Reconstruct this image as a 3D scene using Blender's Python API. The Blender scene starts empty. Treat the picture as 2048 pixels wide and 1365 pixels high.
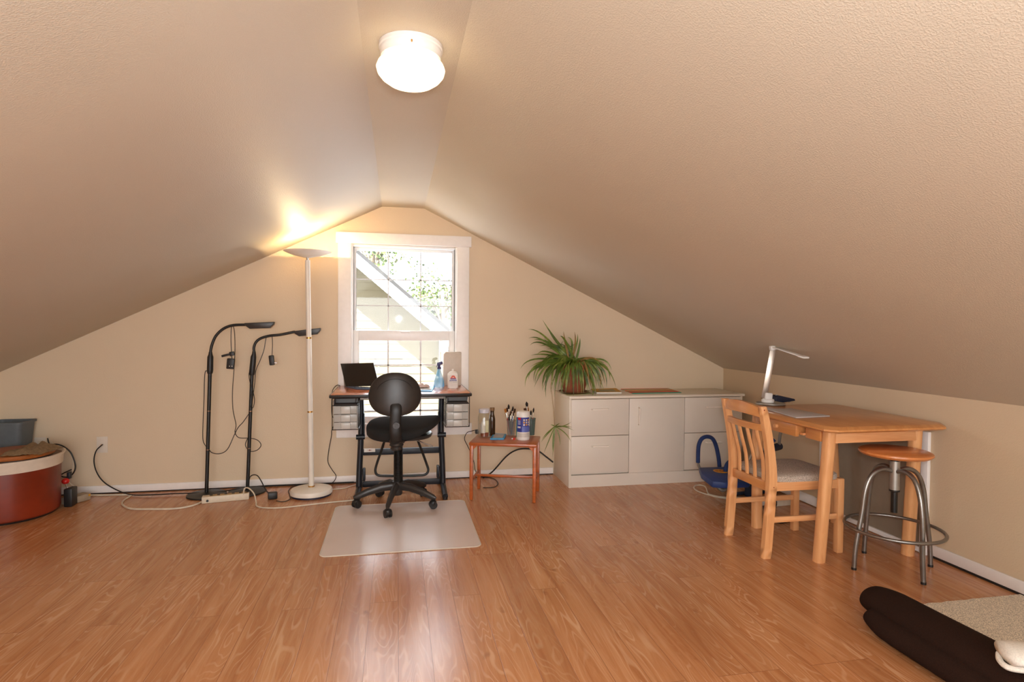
import bpy, bmesh, math, random
from mathutils import Vector, Matrix, noise
random.seed(7)
R = math.radians
PI = math.pi
C = bpy.context.scene.collection
V = Vector

# ------------------------------------------------------------ camera model
W, H = 2048, 1365
FPX, YAW, PITCH, ROLL, CH = 1160.45, 0.196019, -0.022555, 0.0073636, 1.2
fw = V((math.sin(YAW)*math.cos(PITCH), math.cos(YAW)*math.cos(PITCH), math.sin(PITCH)))
_r = V((math.cos(YAW), -math.sin(YAW), 0)); _u = _r.cross(fw)
cr = math.cos(ROLL)*_r + math.sin(ROLL)*_u
cu = -math.sin(ROLL)*_r + math.cos(ROLL)*_u
CAM = V((0, 0, CH))
def ray(x, y): return (x-W/2)*cr - (y-H/2)*cu + FPX*fw
def fl(x, y, z=0.0):                 # a measured point on the level z
    d = ray(x, y); return CAM + d*((z-CH)/d.z)
def at(x, y, Y):                     # a measured point at depth Y
    d = ray(x, y); return CAM + d*(Y/d.y)
def atx(x, y, X):
    d = ray(x, y); return CAM + d*(X/d.x)

YB, XR, XL, YF = 4.589, 2.79, -2.69, -2.4      # back wall, right, left, front walls
ZR, XA, XB_, SL = 2.125, -0.114, 0.207, 0.4935
def zc(x):                            # ceiling height over x
    if x > XB_: return ZR - (x-XB_)*(ZR-0.862)/(XR-XB_)
    if x < XA: return ZR - (XA-x)*(ZR-0.862)/(XA-XL)
    return ZR

# ------------------------------------------------------------ materials
def lin(h):
    h = h.lstrip('#'); c = [int(h[i:i+2], 16)/255 for i in (0, 2, 4)]
    return tuple((v/12.92 if v <= .04045 else ((v+.055)/1.055)**2.4) for v in c) + (1,)
class N:
    def __init__(s, name):
        s.m = bpy.data.materials.new(name); s.m.use_nodes = True
        s.t = s.m.node_tree; s.b = s.t.nodes['Principled BSDF']; s.out = s.t.nodes['Material Output']
    def n(s, typ, **kw):
        nd = s.t.nodes.new(typ)
        for k, v in kw.items():
            if k in nd.inputs.keys(): nd.inputs[k].default_value = v
            else: setattr(nd, k, v)
        return nd
    def l(s, a, b): s.t.links.new(a, b)
    def mix(s, f, a, b, bt='MIX'):
        nd = s.n('ShaderNodeMix', data_type='RGBA', blend_type=bt)
        for i, v in ((0, f), (6, a), (7, b)):
            if hasattr(v, 'links'): s.l(v, nd.inputs[i])
            else: nd.inputs[i].default_value = v
        return nd.outputs[2]
    def ramp(s, f, stops):
        nd = s.n('ShaderNodeValToRGB'); s.l(f, nd.inputs[0])
        e = nd.color_ramp.elements
        while len(e) < len(stops): e.new(.5)
        for i, (p, c) in enumerate(stops): e[i].position = p; e[i].color = c
        return nd.outputs[0]
    def math(s, op, a, b=0.0):
        nd = s.n('ShaderNodeMath', operation=op)
        for i, v in enumerate((a, b)):
            if hasattr(v, 'links'): s.l(v, nd.inputs[i])
            else: nd.inputs[i].default_value = v
        return nd.outputs[0]
    def coord(s, scale=(1, 1, 1), kind='Object'):
        tc = s.n('ShaderNodeTexCoord'); mp = s.n('ShaderNodeMapping'); mp.inputs['Scale'].default_value = scale
        s.l(tc.outputs[kind], mp.inputs[0]); return mp.outputs[0]
    def noise(s, vec, sc, det=3, rough=.5, dist=0):
        nd = s.n('ShaderNodeTexNoise'); nd.inputs['Scale'].default_value = sc; nd.inputs['Detail'].default_value = det
        nd.inputs['Roughness'].default_value = rough; nd.inputs['Distortion'].default_value = dist
        s.l(vec, nd.inputs['Vector']); return nd.outputs[0]
    def bump(s, h, strength, dist=.001):
        nd = s.n('ShaderNodeBump'); nd.inputs['Strength'].default_value = strength; nd.inputs['Distance'].default_value = dist
        s.l(h, nd.inputs['Height']); s.l(nd.outputs[0], s.b.inputs['Normal'])

def mat(name, col, rough=.5, metal=0, var=.06, vs=30, bump=0, bs=200, spec=.5, coat=0, trans=0, emis=None, es=0, alpha=1, sheen=0):
    m = N(name); b = m.b
    v = m.coord()
    n = m.noise(v, vs, 3)
    c = lin(col) if isinstance(col, str) else col
    d = tuple(x*(1-var*2.2) for x in c[:3])+(1,); e = tuple(min(1, x*(1+var*1.6)) for x in c[:3])+(1,)
    m.l(m.ramp(n, [(.3, d), (.7, e)]), b.inputs['Base Color'])
    b.inputs['Roughness'].default_value = rough; b.inputs['Metallic'].default_value = metal
    b.inputs['Specular IOR Level'].default_value = spec; b.inputs['Coat Weight'].default_value = coat
    b.inputs['Transmission Weight'].default_value = trans; b.inputs['Alpha'].default_value = alpha
    b.inputs['Sheen Weight'].default_value = sheen
    if emis: b.inputs['Emission Color'].default_value = lin(emis); b.inputs['Emission Strength'].default_value = es
    if bump: m.bump(m.noise(m.coord(), bs, 2), bump)
    return m.m

def paint(name, col, bs, strength, dist, rough=.55, spec=.35):
    m = N(name)
    m.b.inputs['Roughness'].default_value = rough; m.b.inputs['Specular IOR Level'].default_value = spec
    v = m.coord()
    n1 = m.noise(v, 1.3, 2)
    c = lin(col)
    m.l(m.ramp(n1, [(.3, tuple(x*.97 for x in c[:3])+(1,)), (.7, tuple(x*1.02 for x in c[:3])+(1,))]), m.b.inputs['Base Color'])
    a = m.noise(v, bs, 2.5, .55); b_ = m.ramp(a, [(.42, (0, 0, 0, 1)), (.62, (1, 1, 1, 1))])
    m.bump(b_, strength, dist)
    return m.m

def wood(name, c1, c2, axis='X', rough=.35, coat=.15, sc=1.0):
    m = N(name); b = m.b
    s = {'X': (1.2, 14, 14), 'Y': (14, 1.2, 14), 'Z': (14, 14, 1.2)}[axis]
    v = m.coord(tuple(q*sc for q in s))
    a = m.noise(v, 2.2, 5, .6, 1.2)
    base = m.ramp(a, [(.3, lin(c1)), (.72, lin(c2))])
    m.l(base, b.inputs['Base Color']); b.inputs['Roughness'].default_value = rough; b.inputs['Coat Weight'].default_value = coat
    b.inputs['Coat Roughness'].default_value = .2
    return m.m

def floor_mat():
    m = N('laminate_planks'); b = m.b
    tc = m.n('ShaderNodeTexCoord'); sp = m.n('ShaderNodeSeparateXYZ'); m.l(tc.outputs['Object'], sp.inputs[0])
    X_, Y_ = sp.outputs[0], sp.outputs[1]
    cb = m.n('ShaderNodeCombineXYZ')
    m.l(m.math('ADD', Y_, 10.3), cb.inputs[0]); m.l(m.math('ADD', X_, 0.1205*40-.0093), cb.inputs[1])
    br = m.n('ShaderNodeTexBrick'); m.l(cb.outputs[0], br.inputs[0]); br.offset = .37; br.offset_frequency = 3
    br.inputs['Color1'].default_value = (0, 0, 0, 1); br.inputs['Color2'].default_value = (1, 1, 1, 1)
    br.inputs['Scale'].default_value = 1; br.inputs['Brick Width'].default_value = 1.21; br.inputs['Row Height'].default_value = .1205
    br.inputs['Mortar Size'].default_value = .0016; br.inputs['Mortar Smooth'].default_value = .3; br.inputs['Mortar'].default_value = (.5, .5, .5, 1)
    rnd = br.outputs[0]; gap = br.outputs[1]
    off = m.math('MULTIPLY', rnd, 37.0)
    def vec(sx, sy, ox):
        c_ = m.n('ShaderNodeCombineXYZ')
        m.l(m.math('ADD', m.math('MULTIPLY', X_, sx), m.math('MULTIPLY', off, ox)), c_.inputs[0])
        m.l(m.math('ADD', m.math('MULTIPLY', Y_, sy), off), c_.inputs[1]); return c_.outputs[0]
    g1 = m.noise(vec(16, 1.0, 1.3), 1.3, 5, .6, 1.2)      # broad figure
    g2 = m.noise(vec(240, 6, 3.1), 1, 4, .6)             # fine pores
    g3 = m.noise(vec(9, 1.0, .7), 1.0, 3, .5, .6)
    fig = m.noise(vec(9, 1.25, 2.2), 1.0, 2, .45, .35)      # contour lines make cathedral grain
    msk = m.noise(vec(6, 1.6, 5.2), 1.0, 2, .5)
    ln = m.math('SINE', m.math('MULTIPLY', fig, 105.0))
    lines = m.math('MULTIPLY', m.ramp(ln, [(.55, (0, 0, 0, 1)), (.98, (1, 1, 1, 1))]), m.ramp(msk, [(.40, (.12, .12, .12, 1)), (.66, (1, 1, 1, 1))]))
    kn = m.ramp(m.noise(vec(15, 9, 4.4), 1.0, 2, .4), [(.70, (0, 0, 0, 1)), (.80, (1, 1, 1, 1))])
    base = m.ramp(g1, [(.30, lin('#a96a3c')), (.5, lin('#bd8052')), (.72, lin('#cb9365'))])
    base = m.mix(m.math('MULTIPLY', lines, .42), base, lin('#ecc39a'))
    base = m.mix(m.math('MULTIPLY', m.ramp(g2, [(.58, (0, 0, 0, 1)), (.75, (1, 1, 1, 1))]), .18), base, lin('#e8c09a'))
    base = m.mix(m.math('MULTIPLY', m.ramp(g3, [(.55, (0, 0, 0, 1)), (.8, (1, 1, 1, 1))]), .4), base, lin('#a4683a'))
    base = m.mix(m.math('MULTIPLY', kn, .55), base, lin('#7d4a24'))
    tint = m.ramp(rnd, [(0, (.86, .84, .82, 1)), (.5, (.95, .95, .95, 1)), (1, (1.0, 1.0, 1.0, 1))])
    base = m.mix(1.0, base, tint, 'MULTIPLY')
    base = m.mix(m.math('MULTIPLY', gap, .5), base, lin('#6b3313'))
    m.l(base, b.inputs['Base Color'])
    b.inputs['Roughness'].default_value = .25
    b.inputs['Specular IOR Level'].default_value = .85
    bp = m.n('ShaderNodeBump'); bp.inputs['Strength'].default_value = .25; bp.inputs['Distance'].default_value = .0012
    hgt = m.math('SUBTRACT', m.math('MULTIPLY', g2, .12), gap)
    m.l(hgt, bp.inputs['Height']); m.l(bp.outputs[0], b.inputs['Normal'])
    return m.m

def glassy(name, tint=(1, 1, 1, 1), refl=.08, rough=.02):
    m = N(name); m.t.nodes.remove(m.b)
    tr = m.n('ShaderNodeBsdfTransparent'); tr.inputs[0].default_value = tint
    gl = m.n('ShaderNodeBsdfGlossy'); gl.inputs['Roughness'].default_value = rough
    lw = m.n('ShaderNodeLayerWeight'); lw.inputs[0].default_value = .5
    mx = m.n('ShaderNodeMixShader'); m.l(m.math('ADD', m.math('MULTIPLY', m.math('POWER', lw.outputs[1], 4.0), .5), refl), mx.inputs[0])
    m.l(tr.outputs[0], mx.inputs[1]); m.l(gl.outputs[0], mx.inputs[2]); m.l(mx.outputs[0], m.out.inputs[0])
    return m.m
def milky(name, col, alpha, rough=.3):
    m = N(name); m.b.inputs['Base Color'].default_value = lin(col); m.b.inputs['Roughness'].default_value = rough
    tr = m.n('ShaderNodeBsdfTransparent'); mx = m.n('ShaderNodeMixShader')
    n = m.noise(m.coord(), 3, 2)
    m.l(m.math('ADD', m.math('MULTIPLY', n, .1), alpha-.05), mx.inputs[0])
    m.l(tr.outputs[0], mx.inputs[1]); m.l(m.b.outputs[0], mx.inputs[2]); m.l(mx.outputs[0], m.out.inputs[0])
    return m.m

M = {}
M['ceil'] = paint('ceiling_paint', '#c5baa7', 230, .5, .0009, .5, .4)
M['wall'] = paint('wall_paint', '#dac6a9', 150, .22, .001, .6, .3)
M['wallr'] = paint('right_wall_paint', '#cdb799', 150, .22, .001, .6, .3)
M['floor'] = floor_mat()
M['trim'] = mat('white_trim_paint', '#f0ebe6', .4, var=.01)
M['vinyl'] = mat('white_vinyl', '#f4f4f2', .35, var=.01)
M['muntin'] = mat('muntin_grey', '#d8dadd', .5, var=.02)
M['glass'] = glassy('window_glass', refl=.03)
M['jar'] = glassy('jar_glass', (.97, .98, .97, 1), .04)
M['black'] = mat('black_metal', '#141210', .38, var=.1)
M['blackpl'] = mat('black_plastic', '#1c1a19', .45, var=.08)
M['shell'] = mat('charcoal_plastic', '#2f2a27', .38, var=.05, bump=.15, bs=500)
M['fabricb'] = mat('black_fabric', '#161514', .9, var=.12, vs=200, bump=.3, bs=700)
M['darkmetal'] = mat('charcoal_metal', '#22242a', .42, .2, var=.06)
M['cord_b'] = mat('black_cord', '#15110f', .5)
M['cord_w'] = mat('white_cord', '#d9cdb8', .5)
M['brass'] = mat('brass', '#c9974f', .3, 1, var=.04)
M['copper'] = mat('copper_ring', '#b98a6a', .3, 1, var=.04)
M['lampw'] = mat('cream_enamel', '#e8e0d2', .35, var=.03, vs=8)
M['base_edge'] = mat('navy_edge', '#1b1d33', .5)
M['strip'] = mat('cream_plastic', '#d8cbb4', .45, var=.04)
M['plate'] = mat('outlet_plate', '#d9cebf', .4, var=.01)
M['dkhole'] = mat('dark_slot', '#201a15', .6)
M['mel'] = mat('cream_melamine', '#e3d8c6', .42, var=.015, vs=4)
M['melfront'] = mat('grey_cream_front', '#dcd2c4', .42, var=.012, vs=4)
M['handle'] = mat('white_handle', '#efe6da', .35, var=.01)
M['beech'] = wood('beech_wood', '#d3945e', '#e8b07a', 'Z')
M['beechx'] = wood('beech_wood_rail', '#d2915a', '#e8b07c', 'X')
M['beechy'] = wood('beech_wood_top', '#bf7d44', '#d39458', 'Y', .3, .3)
M['beechdk'] = wood('beech_stool', '#c4733a', '#d98a4c', 'X', .3, .3)
M['teak'] = wood('orange_teak', '#9a4a1a', '#c0632c', 'X', .3, .3)
M['deskwood'] = wood('cherry_laminate', '#b35f36', '#c8744a', 'X', .2, .5)
M['edge'] = mat('black_edge_band', '#191514', .35)
M['seatf'] = mat('grey_beige_upholstery', '#b8aa9b', .95, var=.3, vs=350, bump=.5, bs=500)
M['steel'] = mat('brushed_steel', '#8f8b86', .33, .9, var=.05)
M['steeld'] = mat('sleeve_steel', '#a7a29a', .45, .8, var=.03)
M['chrome'] = mat('chrome', '#c9c9cb', .15, 1, var=.01)
M['blue'] = mat('blue_plastic', '#1c3a78', .5, var=.06)
M['foam'] = mat('blue_foam', '#1f3566', .8, var=.08, bump=.2, bs=300)
M['navy'] = mat('navy_plastic', '#1d2338', .6, var=.06)
M['yellow'] = mat('yellow_sticker', '#e0a020', .5, var=.03)
M['redbrn'] = mat('red_print', '#8a3a18', .5)
M['greytube'] = mat('grey_tube', '#9a948c', .35, .5, var=.04)
M['silver'] = mat('silver_plastic', '#b9ada0', .28, .8, var=.02)
M['whitep'] = mat('white_plastic', '#e6e2dc', .35, var=.01)
M['board'] = mat('grey_board', '#b9b1ad', .6, var=.03, vs=15)
M['drum'] = mat('rust_enamel', '#7c2a10', .35, var=.12, vs=6)
M['rim'] = mat('cream_rim', '#ddd0bd', .4, var=.02)
M['deck'] = mat('brown_deck', '#6e4a2b', .6, var=.1)
M['lid'] = wood('orange_lid', '#8f4f1f', '#a9622b', 'X', .45, .1)
M['cloth'] = mat('tan_cloth', '#80684a', .95, var=.12, vs=60, bump=.5, bs=400)
M['grey_tub'] = mat('grey_blue_tub', '#5d6468', .55, var=.03)
M['red'] = mat('red_plastic', '#c8201a', .35)
M['brick'] = mat('pale_block', '#a39480', .7, var=.08)
M['terra'] = mat('terracotta', '#8c4a2a', .75, var=.12, vs=12)
M['saucer'] = mat('saucer_glaze', '#7b5230', .45, var=.1)
M['soil'] = mat('soil', '#2b1d12', .95, var=.3)
m_ = N('leaf_green'); m_.l(m_.ramp(m_.noise(m_.coord(), 14, 3), [(.3, lin('#35480f')), (.55, lin('#647628')), (.78, lin('#a2a656'))]), m_.b.inputs['Base Color']); m_.b.inputs['Roughness'].default_value = .45; M['leaf'] = m_.m
M['leafdry'] = mat('dry_leaf', '#8a6a32', .7, var=.15)
M['paperor'] = mat('yellow_paper', '#d39a1c', .6, var=.05)
M['paperw'] = mat('pale_paper', '#ded6cc', .6, var=.02)
M['paperg'] = mat('olive_paper', '#a4a06e', .6, var=.1)
M['coral'] = mat('coral_cloth', '#e2604a', .8, var=.05)
M['green'] = mat('teal_cloth', '#3f9a80', .8, var=.05)
M['sage'] = mat('sage_cloth', '#a79a6c', .8, var=.05)
M['screen'] = mat('dark_screen', '#1b1612', .22, var=.1, vs=5, spec=.8)
M['keyb'] = mat('slate_keyboard', '#4a566a', .6, var=.05)
M['key'] = mat('key_caps', '#566072', .55)
M['kick'] = mat('grey_kickstand', '#6f6d6c', .4, .4)
M['spray'] = milky('blue_spray_bottle', '#6cc0ea', .55, .15)
M['trig'] = mat('indigo_trigger', '#251f5e', .35)
M['glue'] = mat('white_glue_bottle', '#e4ddd3', .35, var=.01)
M['orangel'] = mat('orange_label', '#d8431c', .45)
M['bluel'] = mat('blue_label', '#29368c', .45, var=.08)
M['blued'] = mat('blue_label_light', '#5a68b0', .45, var=.05)
M['teal'] = mat('teal_label', '#0f8f85', .45)
M['lightblue'] = mat('light_blue', '#3f95c4', .5, var=.1)
M['drawerpl'] = milky('clear_drawer', '#c9c4bb', .55, .25)
M['drawerh'] = milky('clear_drawer_front', '#d8d4cc', .7, .25)
M['clearcup'] = milky('grey_clear_cup', '#8b8780', .5, .15)
M['mat'] = milky('vinyl_mat', '#fdf2ea', .52, .27)
M['matedge'] = milky('vinyl_mat_edge', '#e6dccb', .7, .3)
M['ferrule'] = mat('ferrule_metal', '#c4bdb0', .25, 1, var=.02)
M['brist'] = mat('brown_bristles', '#4a2a12', .9, var=.2, vs=200)
M['bristd'] = mat('dark_bristles', '#1c120c', .9, var=.2, vs=200)
M['bristl'] = mat('golden_bristles', '#a8641e', .9, var=.2, vs=200)
M['bhblk'] = mat('black_handle', '#161314', .3)
M['bhred'] = mat('red_handle', '#b3201c', .3)
M['bhblue'] = mat('blue_handle', '#223a6e', .3)
M['carpet'] = mat('beige_carpet', '#dacdb8', 1, var=.28, vs=260, bump=.9, bs=380)
M['blanket'] = mat('dark_brown_jersey', '#2b1b14', 1, var=.12, vs=300, bump=.25, bs=600, spec=.1)
M['sock'] = mat('white_knit', '#e2dacd', .95, var=.05, vs=200, bump=.5, bs=500)
M['siding'] = mat('beige_siding', (.085, .068, .034, 1), .8, var=.08, vs=2)
M['fascia'] = mat('white_fascia', (.75, .75, .75, 1), .6, var=.02)
M['roof'] = mat('grey_shingle', (.006, .006, .0065, 1), .9, var=.2, vs=20)
M['tree'] = mat('sunlit_leaves', (.055, .085, .014, 1), .6, var=.4, vs=3)
M['bark'] = mat('bark', (.12, .09, .06, 1), .9)
M['panel'] = mat('hatch_panel', '#8d7d69', .6, var=.02)
M['globe'] = mat('lit_opal_glass', '#fff2dc', .3, emis='#ffe2b4', es=3.2)
M['bulb'] = mat('halogen_tube', '#ffffff', .3, emis='#ffcf8a', es=60)

# ------------------------------------------------------------ mesh builder
class MB:
    def __init__(s): s.bm = bmesh.new()
    def _mi(s, faces, mi, mtx=None):
        for f in faces: f.material_index = mi
        return s
    def box(s, c, d, rot=None, bev=0, mi=0, seg=2):
        g = bmesh.new(); bmesh.ops.create_cube(g, size=1)
        for v in g.verts: v.co = V((v.co.x*d[0], v.co.y*d[1], v.co.z*d[2]))
        if bev: bmesh.ops.bevel(g, geom=g.edges[:], offset=min(bev, min(d)*.49), segments=seg, profile=.5, affect='EDGES')
        m = Matrix.Translation(V(c))
        if rot is not None: m = m @ (rot if isinstance(rot, Matrix) else Matrix.Rotation(rot, 4, 'Z'))
        return s._merge(g, m, mi)
    def b2(s, lo, hi, bev=0, mi=0):
        return s.box([(a+b)/2 for a, b in zip(lo, hi)], [abs(b-a) for a, b in zip(lo, hi)], bev=bev, mi=mi)
    def _merge(s, g, m, mi):
        mp = {}
        for v in g.verts: mp[v] = s.bm.verts.new(m @ v.co)
        for f in g.faces:
            try: nf = s.bm.faces.new([mp[v] for v in f.verts]); nf.material_index = mi
            except ValueError: pass
        g.free(); return s
    def tube(s, pts, r, n=10, closed=False, mi=0, flat=None, caps=True):
        pts = [V(p) for p in pts]; L = len(pts)
        rs = r if isinstance(r, (list, tuple)) else [r]*L
        T = []
        for i in range(L):
            if closed: t = pts[(i+1) % L]-pts[i-1]
            else: t = pts[min(i+1, L-1)]-pts[max(i-1, 0)]
            T.append(t.normalized() if t.length > 1e-9 else V((0, 0, 1)))
        a = T[0].orthogonal().normalized() if flat is None else (V(flat)-V(flat).dot(T[0])*T[0]).normalized()
        rings = []
        for i in range(L):
            a = (a - a.dot(T[i])*T[i]).normalized(); b = T[i].cross(a)
            ri = rs[min(i, len(rs)-1)]; rx, ry = (ri if isinstance(ri, (tuple, list)) else (ri, ri))
            rings.append([s.bm.verts.new(pts[i]+a*rx*math.cos(2*PI*k/n)+b*ry*math.sin(2*PI*k/n)) for k in range(n)])
        for i in range(L if closed else L-1):
            A, B = rings[i], rings[(i+1) % L]
            for k in range(n):
                f = s.bm.faces.new((A[k], A[(k+1) % n], B[(k+1) % n], B[k])); f.material_index = mi
        if not closed and caps:
            f = s.bm.faces.new(rings[0][::-1]); f.material_index = mi
            f = s.bm.faces.new(rings[-1]); f.material_index = mi
        return s
    def cyl(s, p, q, r, n=20, mi=0, r2=None): return s.tube([p, q], [r, r if r2 is None else r2], n, mi=mi)
    def lathe(s, prof, c, n=32, mi=0, rot=None, a0=0, a1=2*PI, sx=1, sy=1):
        m = Matrix.Translation(V(c)) @ (rot if rot is not None else Matrix.Identity(4))
        full = abs(a1-a0-2*PI) < 1e-6; K = n if full else n+1
        rings = []
        for r, z in prof:
            if r < 1e-6: rings.append([s.bm.verts.new(m @ V((0, 0, z)))])
            else: rings.append([s.bm.verts.new(m @ V((sx*r*math.cos(a0+(a1-a0)*k/n), sy*r*math.sin(a0+(a1-a0)*k/n), z))) for k in range(K)])
        for A, B in zip(rings, rings[1:]):
            for k in range(n):
                k2 = (k+1) % K
                if len(A) == 1 and len(B) == 1: continue
                if len(A) == 1: vs = (A[0], B[k2], B[k])
                elif len(B) == 1: vs = (A[k], A[k2], B[0])
                else: vs = (A[k], A[k2], B[k2], B[k])
                f = s.bm.faces.new(vs); f.material_index = mi
        return s
    def prism(s, poly, z0, z1, m=None, mi=0, bev=0):
        g = bmesh.new()
        lo = [g.verts.new((x, y, z0)) for x, y in poly]; hi = [g.verts.new((x, y, z1)) for x, y in poly]
        g.faces.new(lo[::-1]); g.faces.new(hi)
        for i in range(len(poly)):
            j = (i+1) % len(poly); g.faces.new((lo[i], lo[j], hi[j], hi[i]))
        if bev: bmesh.ops.bevel(g, geom=g.edges[:], offset=bev, segments=2, profile=.5, affect='EDGES')
        return s._merge(g, m or Matrix.Identity(4), mi)
    def face(s, pts, mi=0):
        f = s.bm.faces.new([s.bm.verts.new(V(p)) for p in pts]); f.material_index = mi; return s
    def superell(s, c, rad, e=(.5, .5), rot=None, nu=28, nv=16, mi=0, fn=None):
        m = Matrix.Translation(V(c)) @ (rot if rot is not None else Matrix.Identity(4))
        sp = lambda x, p: math.copysign(abs(x)**p, x)
        rows = []
        for j in range(nv+1):
            v = -PI/2+PI*j/nv
            row = []
            for i in range(nu):
                u = 2*PI*i/nu
                p = V((rad[0]*sp(math.cos(v), e[1])*sp(math.cos(u), e[0]), rad[1]*sp(math.cos(v), e[1])*sp(math.sin(u), e[0]), rad[2]*sp(math.sin(v), e[1])))
                if fn: p = fn(p)
                row.append(s.bm.verts.new(m @ p))
                if j in (0, nv): break
            rows.append(row)
        for A, B in zip(rows, rows[1:]):
            for k in range(nu):
                k2 = (k+1) % nu
                if len(A) == 1: vs = (A[0], B[k2], B[k])
                elif len(B) == 1: vs = (A[k], A[k2], B[0])
                else: vs = (A[k], A[k2], B[k2], B[k])
                f = s.bm.faces.new(vs); f.material_index = mi
        return s
    def grid(s, fn, nu, nv, mi=0):
        g = [[s.bm.verts.new(V(fn(i/nu, j/nv))) for j in range(nv+1)] for i in range(nu+1)]
        for i in range(nu):
            for j in range(nv):
                f = s.bm.faces.new((g[i][j], g[i+1][j], g[i+1][j+1], g[i][j+1])); f.material_index = mi
        return s
    def leaf(s, p0, p1, p2, w, side=None, n=9, mi=0, fold=.25):
        p0, p1, p2 = V(p0), V(p1), V(p2)
        rows = []
        for i in range(n+1):
            t = i/n
            p = p0*(1-t)**2+p1*2*t*(1-t)+p2*t*t
            d = ((p1-p0)*(1-t)+(p2-p1)*t); d = d.normalized() if d.length > 1e-6 else V((0, 0, -1))
            sd = side if side is not None else d.cross(V((.1, .9, .3)))
            sd = (sd-sd.dot(d)*d).normalized(); up = sd.cross(d)
            ww = w*(min(1, .55+t*1.6) if t < .3 else max(.04, 1-((t-.3)/.7)**2.2))
            rows.append([s.bm.verts.new(p-sd*ww), s.bm.verts.new(p+up*ww*fold), s.bm.verts.new(p+sd*ww)])
        for A, B in zip(rows, rows[1:]):
            for k in (0, 1):
                f = s.bm.faces.new((A[k], A[k+1], B[k+1], B[k])); f.material_index = mi
        return s

def smooth(pts, k=6, closed=False):
    pts = [V(p) for p in pts]; out = []; n = len(pts)
    for i in range(n if closed else n-1):
        if closed: a, b, c, d = pts[i-1], pts[i], pts[(i+1) % n], pts[(i+2) % n]
        else: a, b, c, d = pts[max(i-1, 0)], pts[i], pts[i+1], pts[min(i+2, n-1)]
        for j in range(k):
            t = j/k
            out.append(.5*((2*b)+(c-a)*t+(2*a-5*b+4*c-d)*t*t+(3*b-a-3*c+d)*t**3))
    if not closed: out.append(pts[-1])
    return out

XF = {}
def thing(name, label, cat, loc, rotz=0, group=None):
    o = bpy.data.objects.new(name, None); C.objects.link(o); o.empty_display_size = .05
    o.location = loc; o.rotation_euler = (0, 0, rotz); o['label'] = label; o['category'] = cat
    if group: o['group'] = group
    XF[o.name] = Matrix.Translation(V(loc)) @ Matrix.Rotation(rotz, 4, 'Z')
    return o
def obj(name, mb, mats, parent=None, local=False, label=None, cat=None, group=None, kind=None, shade=True, ang=38):
    bm = mb.bm
    bmesh.ops.remove_doubles(bm, verts=bm.verts[:], dist=1e-6)
    bmesh.ops.recalc_face_normals(bm, faces=bm.faces[:])
    me = bpy.data.meshes.new(name)
    o = bpy.data.objects.new(name, me); C.objects.link(o)
    if parent is not None:
        x = XF[parent.name]
        if not local: bmesh.ops.transform(bm, matrix=x.inverted(), verts=bm.verts[:])
        XF[o.name] = x; o.parent = parent
    elif kind != 'structure':
        xs = [v.co.x for v in bm.verts]; ys = [v.co.y for v in bm.verts]; zs = [v.co.z for v in bm.verts]
        c = V(((min(xs)+max(xs))/2, (min(ys)+max(ys))/2, min(zs)))
        bmesh.ops.translate(bm, vec=-c, verts=bm.verts[:]); o.location = c
        XF[o.name] = Matrix.Translation(c)
    else: XF[o.name] = Matrix.Identity(4)
    bm.to_mesh(me); bm.free()
    for m in (mats if isinstance(mats, (list, tuple)) else [mats]): me.materials.append(M[m] if isinstance(m, str) else m)
    if shade:
        me.shade_smooth(); me.set_sharp_from_angle(angle=R(ang))
    if label: o['label'] = label
    if cat: o['category'] = cat
    if group: o['group'] = group
    if kind: o['kind'] = kind
    return o
def copy_tree(o, parent=None):
    c = o.copy(); C.objects.link(c)
    if parent is not None: c.parent = parent
    for ch in [q for q in bpy.data.objects if q.parent == o]: copy_tree(ch, c)
    return c
def rr(w, d, r, n=6):                # rounded rectangle outline
    out = []
    for cx, cy, a in ((w/2-r, d/2-r, 0), (-w/2+r, d/2-r, 90), (-w/2+r, -d/2+r, 180), (w/2-r, -d/2+r, 270)):
        for i in range(n+1):
            t = R(a+90*i/n); out.append((cx+r*math.cos(t), cy+r*math.sin(t)))
    return out
RX = lambda a: Matrix.Rotation(R(a), 4, 'X')
RY = lambda a: Matrix.Rotation(R(a), 4, 'Y')
RZ = lambda a: Matrix.Rotation(R(a), 4, 'Z')

# ============================================================ THE ROOM
obj('floor', MB().b2((XL-.1, YF-.1, -.1), (XR+.1, YB+.13, 0)), 'floor', kind='structure', shade=False)
cm = MB()
prof = [(XL-.12, .862-.12*SL), (XL, .862), (XA, ZR), (XB_, ZR), (XR, .862), (XR+.12, .862-.12*SL)]
for (x0, z0), (x1, z1) in zip(prof, prof[1:]):
    a, b = (x0, YF-.1, z0), (x1, YF-.1, z1); c, d = (x1, YB+.13, z1), (x0, YB+.13, z0)
    up = V((0, 0, .1))
    cm.face([a, b, c, d]); cm.face([V(a)+up, V(b)+up, V(c)+up, V(d)+up])
obj('ceiling', cm, 'ceil', kind='structure', shade=False)

WX0, WX1, WZ0, WZ1 = -.345, .468, .45, 1.832          # window opening
wb = MB()
T_ = YB+.12
def wallpoly(poly):                                    # poly in (x, z)
    m = Matrix(((1, 0, 0, 0), (0, 0, -1, 0), (0, 1, 0, 0), (0, 0, 0, 1)))
    wb.prism(poly, -T_, -YB, m)
wallpoly([(XL, 0), (WX0, 0), (WX0, zc(WX0)+.03), (XL, .89)])
wallpoly([(WX1, 0), (XR, 0), (XR, .89), (WX1, zc(WX1)+.03)])
wallpoly([(WX0, 0), (WX1, 0), (WX1, WZ0), (WX0, WZ0)])
wallpoly([(WX0, WZ1), (WX1, WZ1), (WX1, zc(WX1)+.03), (XB_, ZR+.03), (XA, ZR+.03), (WX0, zc(WX0)+.03)])
obj('wall_back', wb, 'wall', kind='structure', shade=False)
obj('wall_right', MB().b2((XR, YF, 0), (XR+.1, YB, .9)), 'wallr', kind='structure', shade=False)
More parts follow.
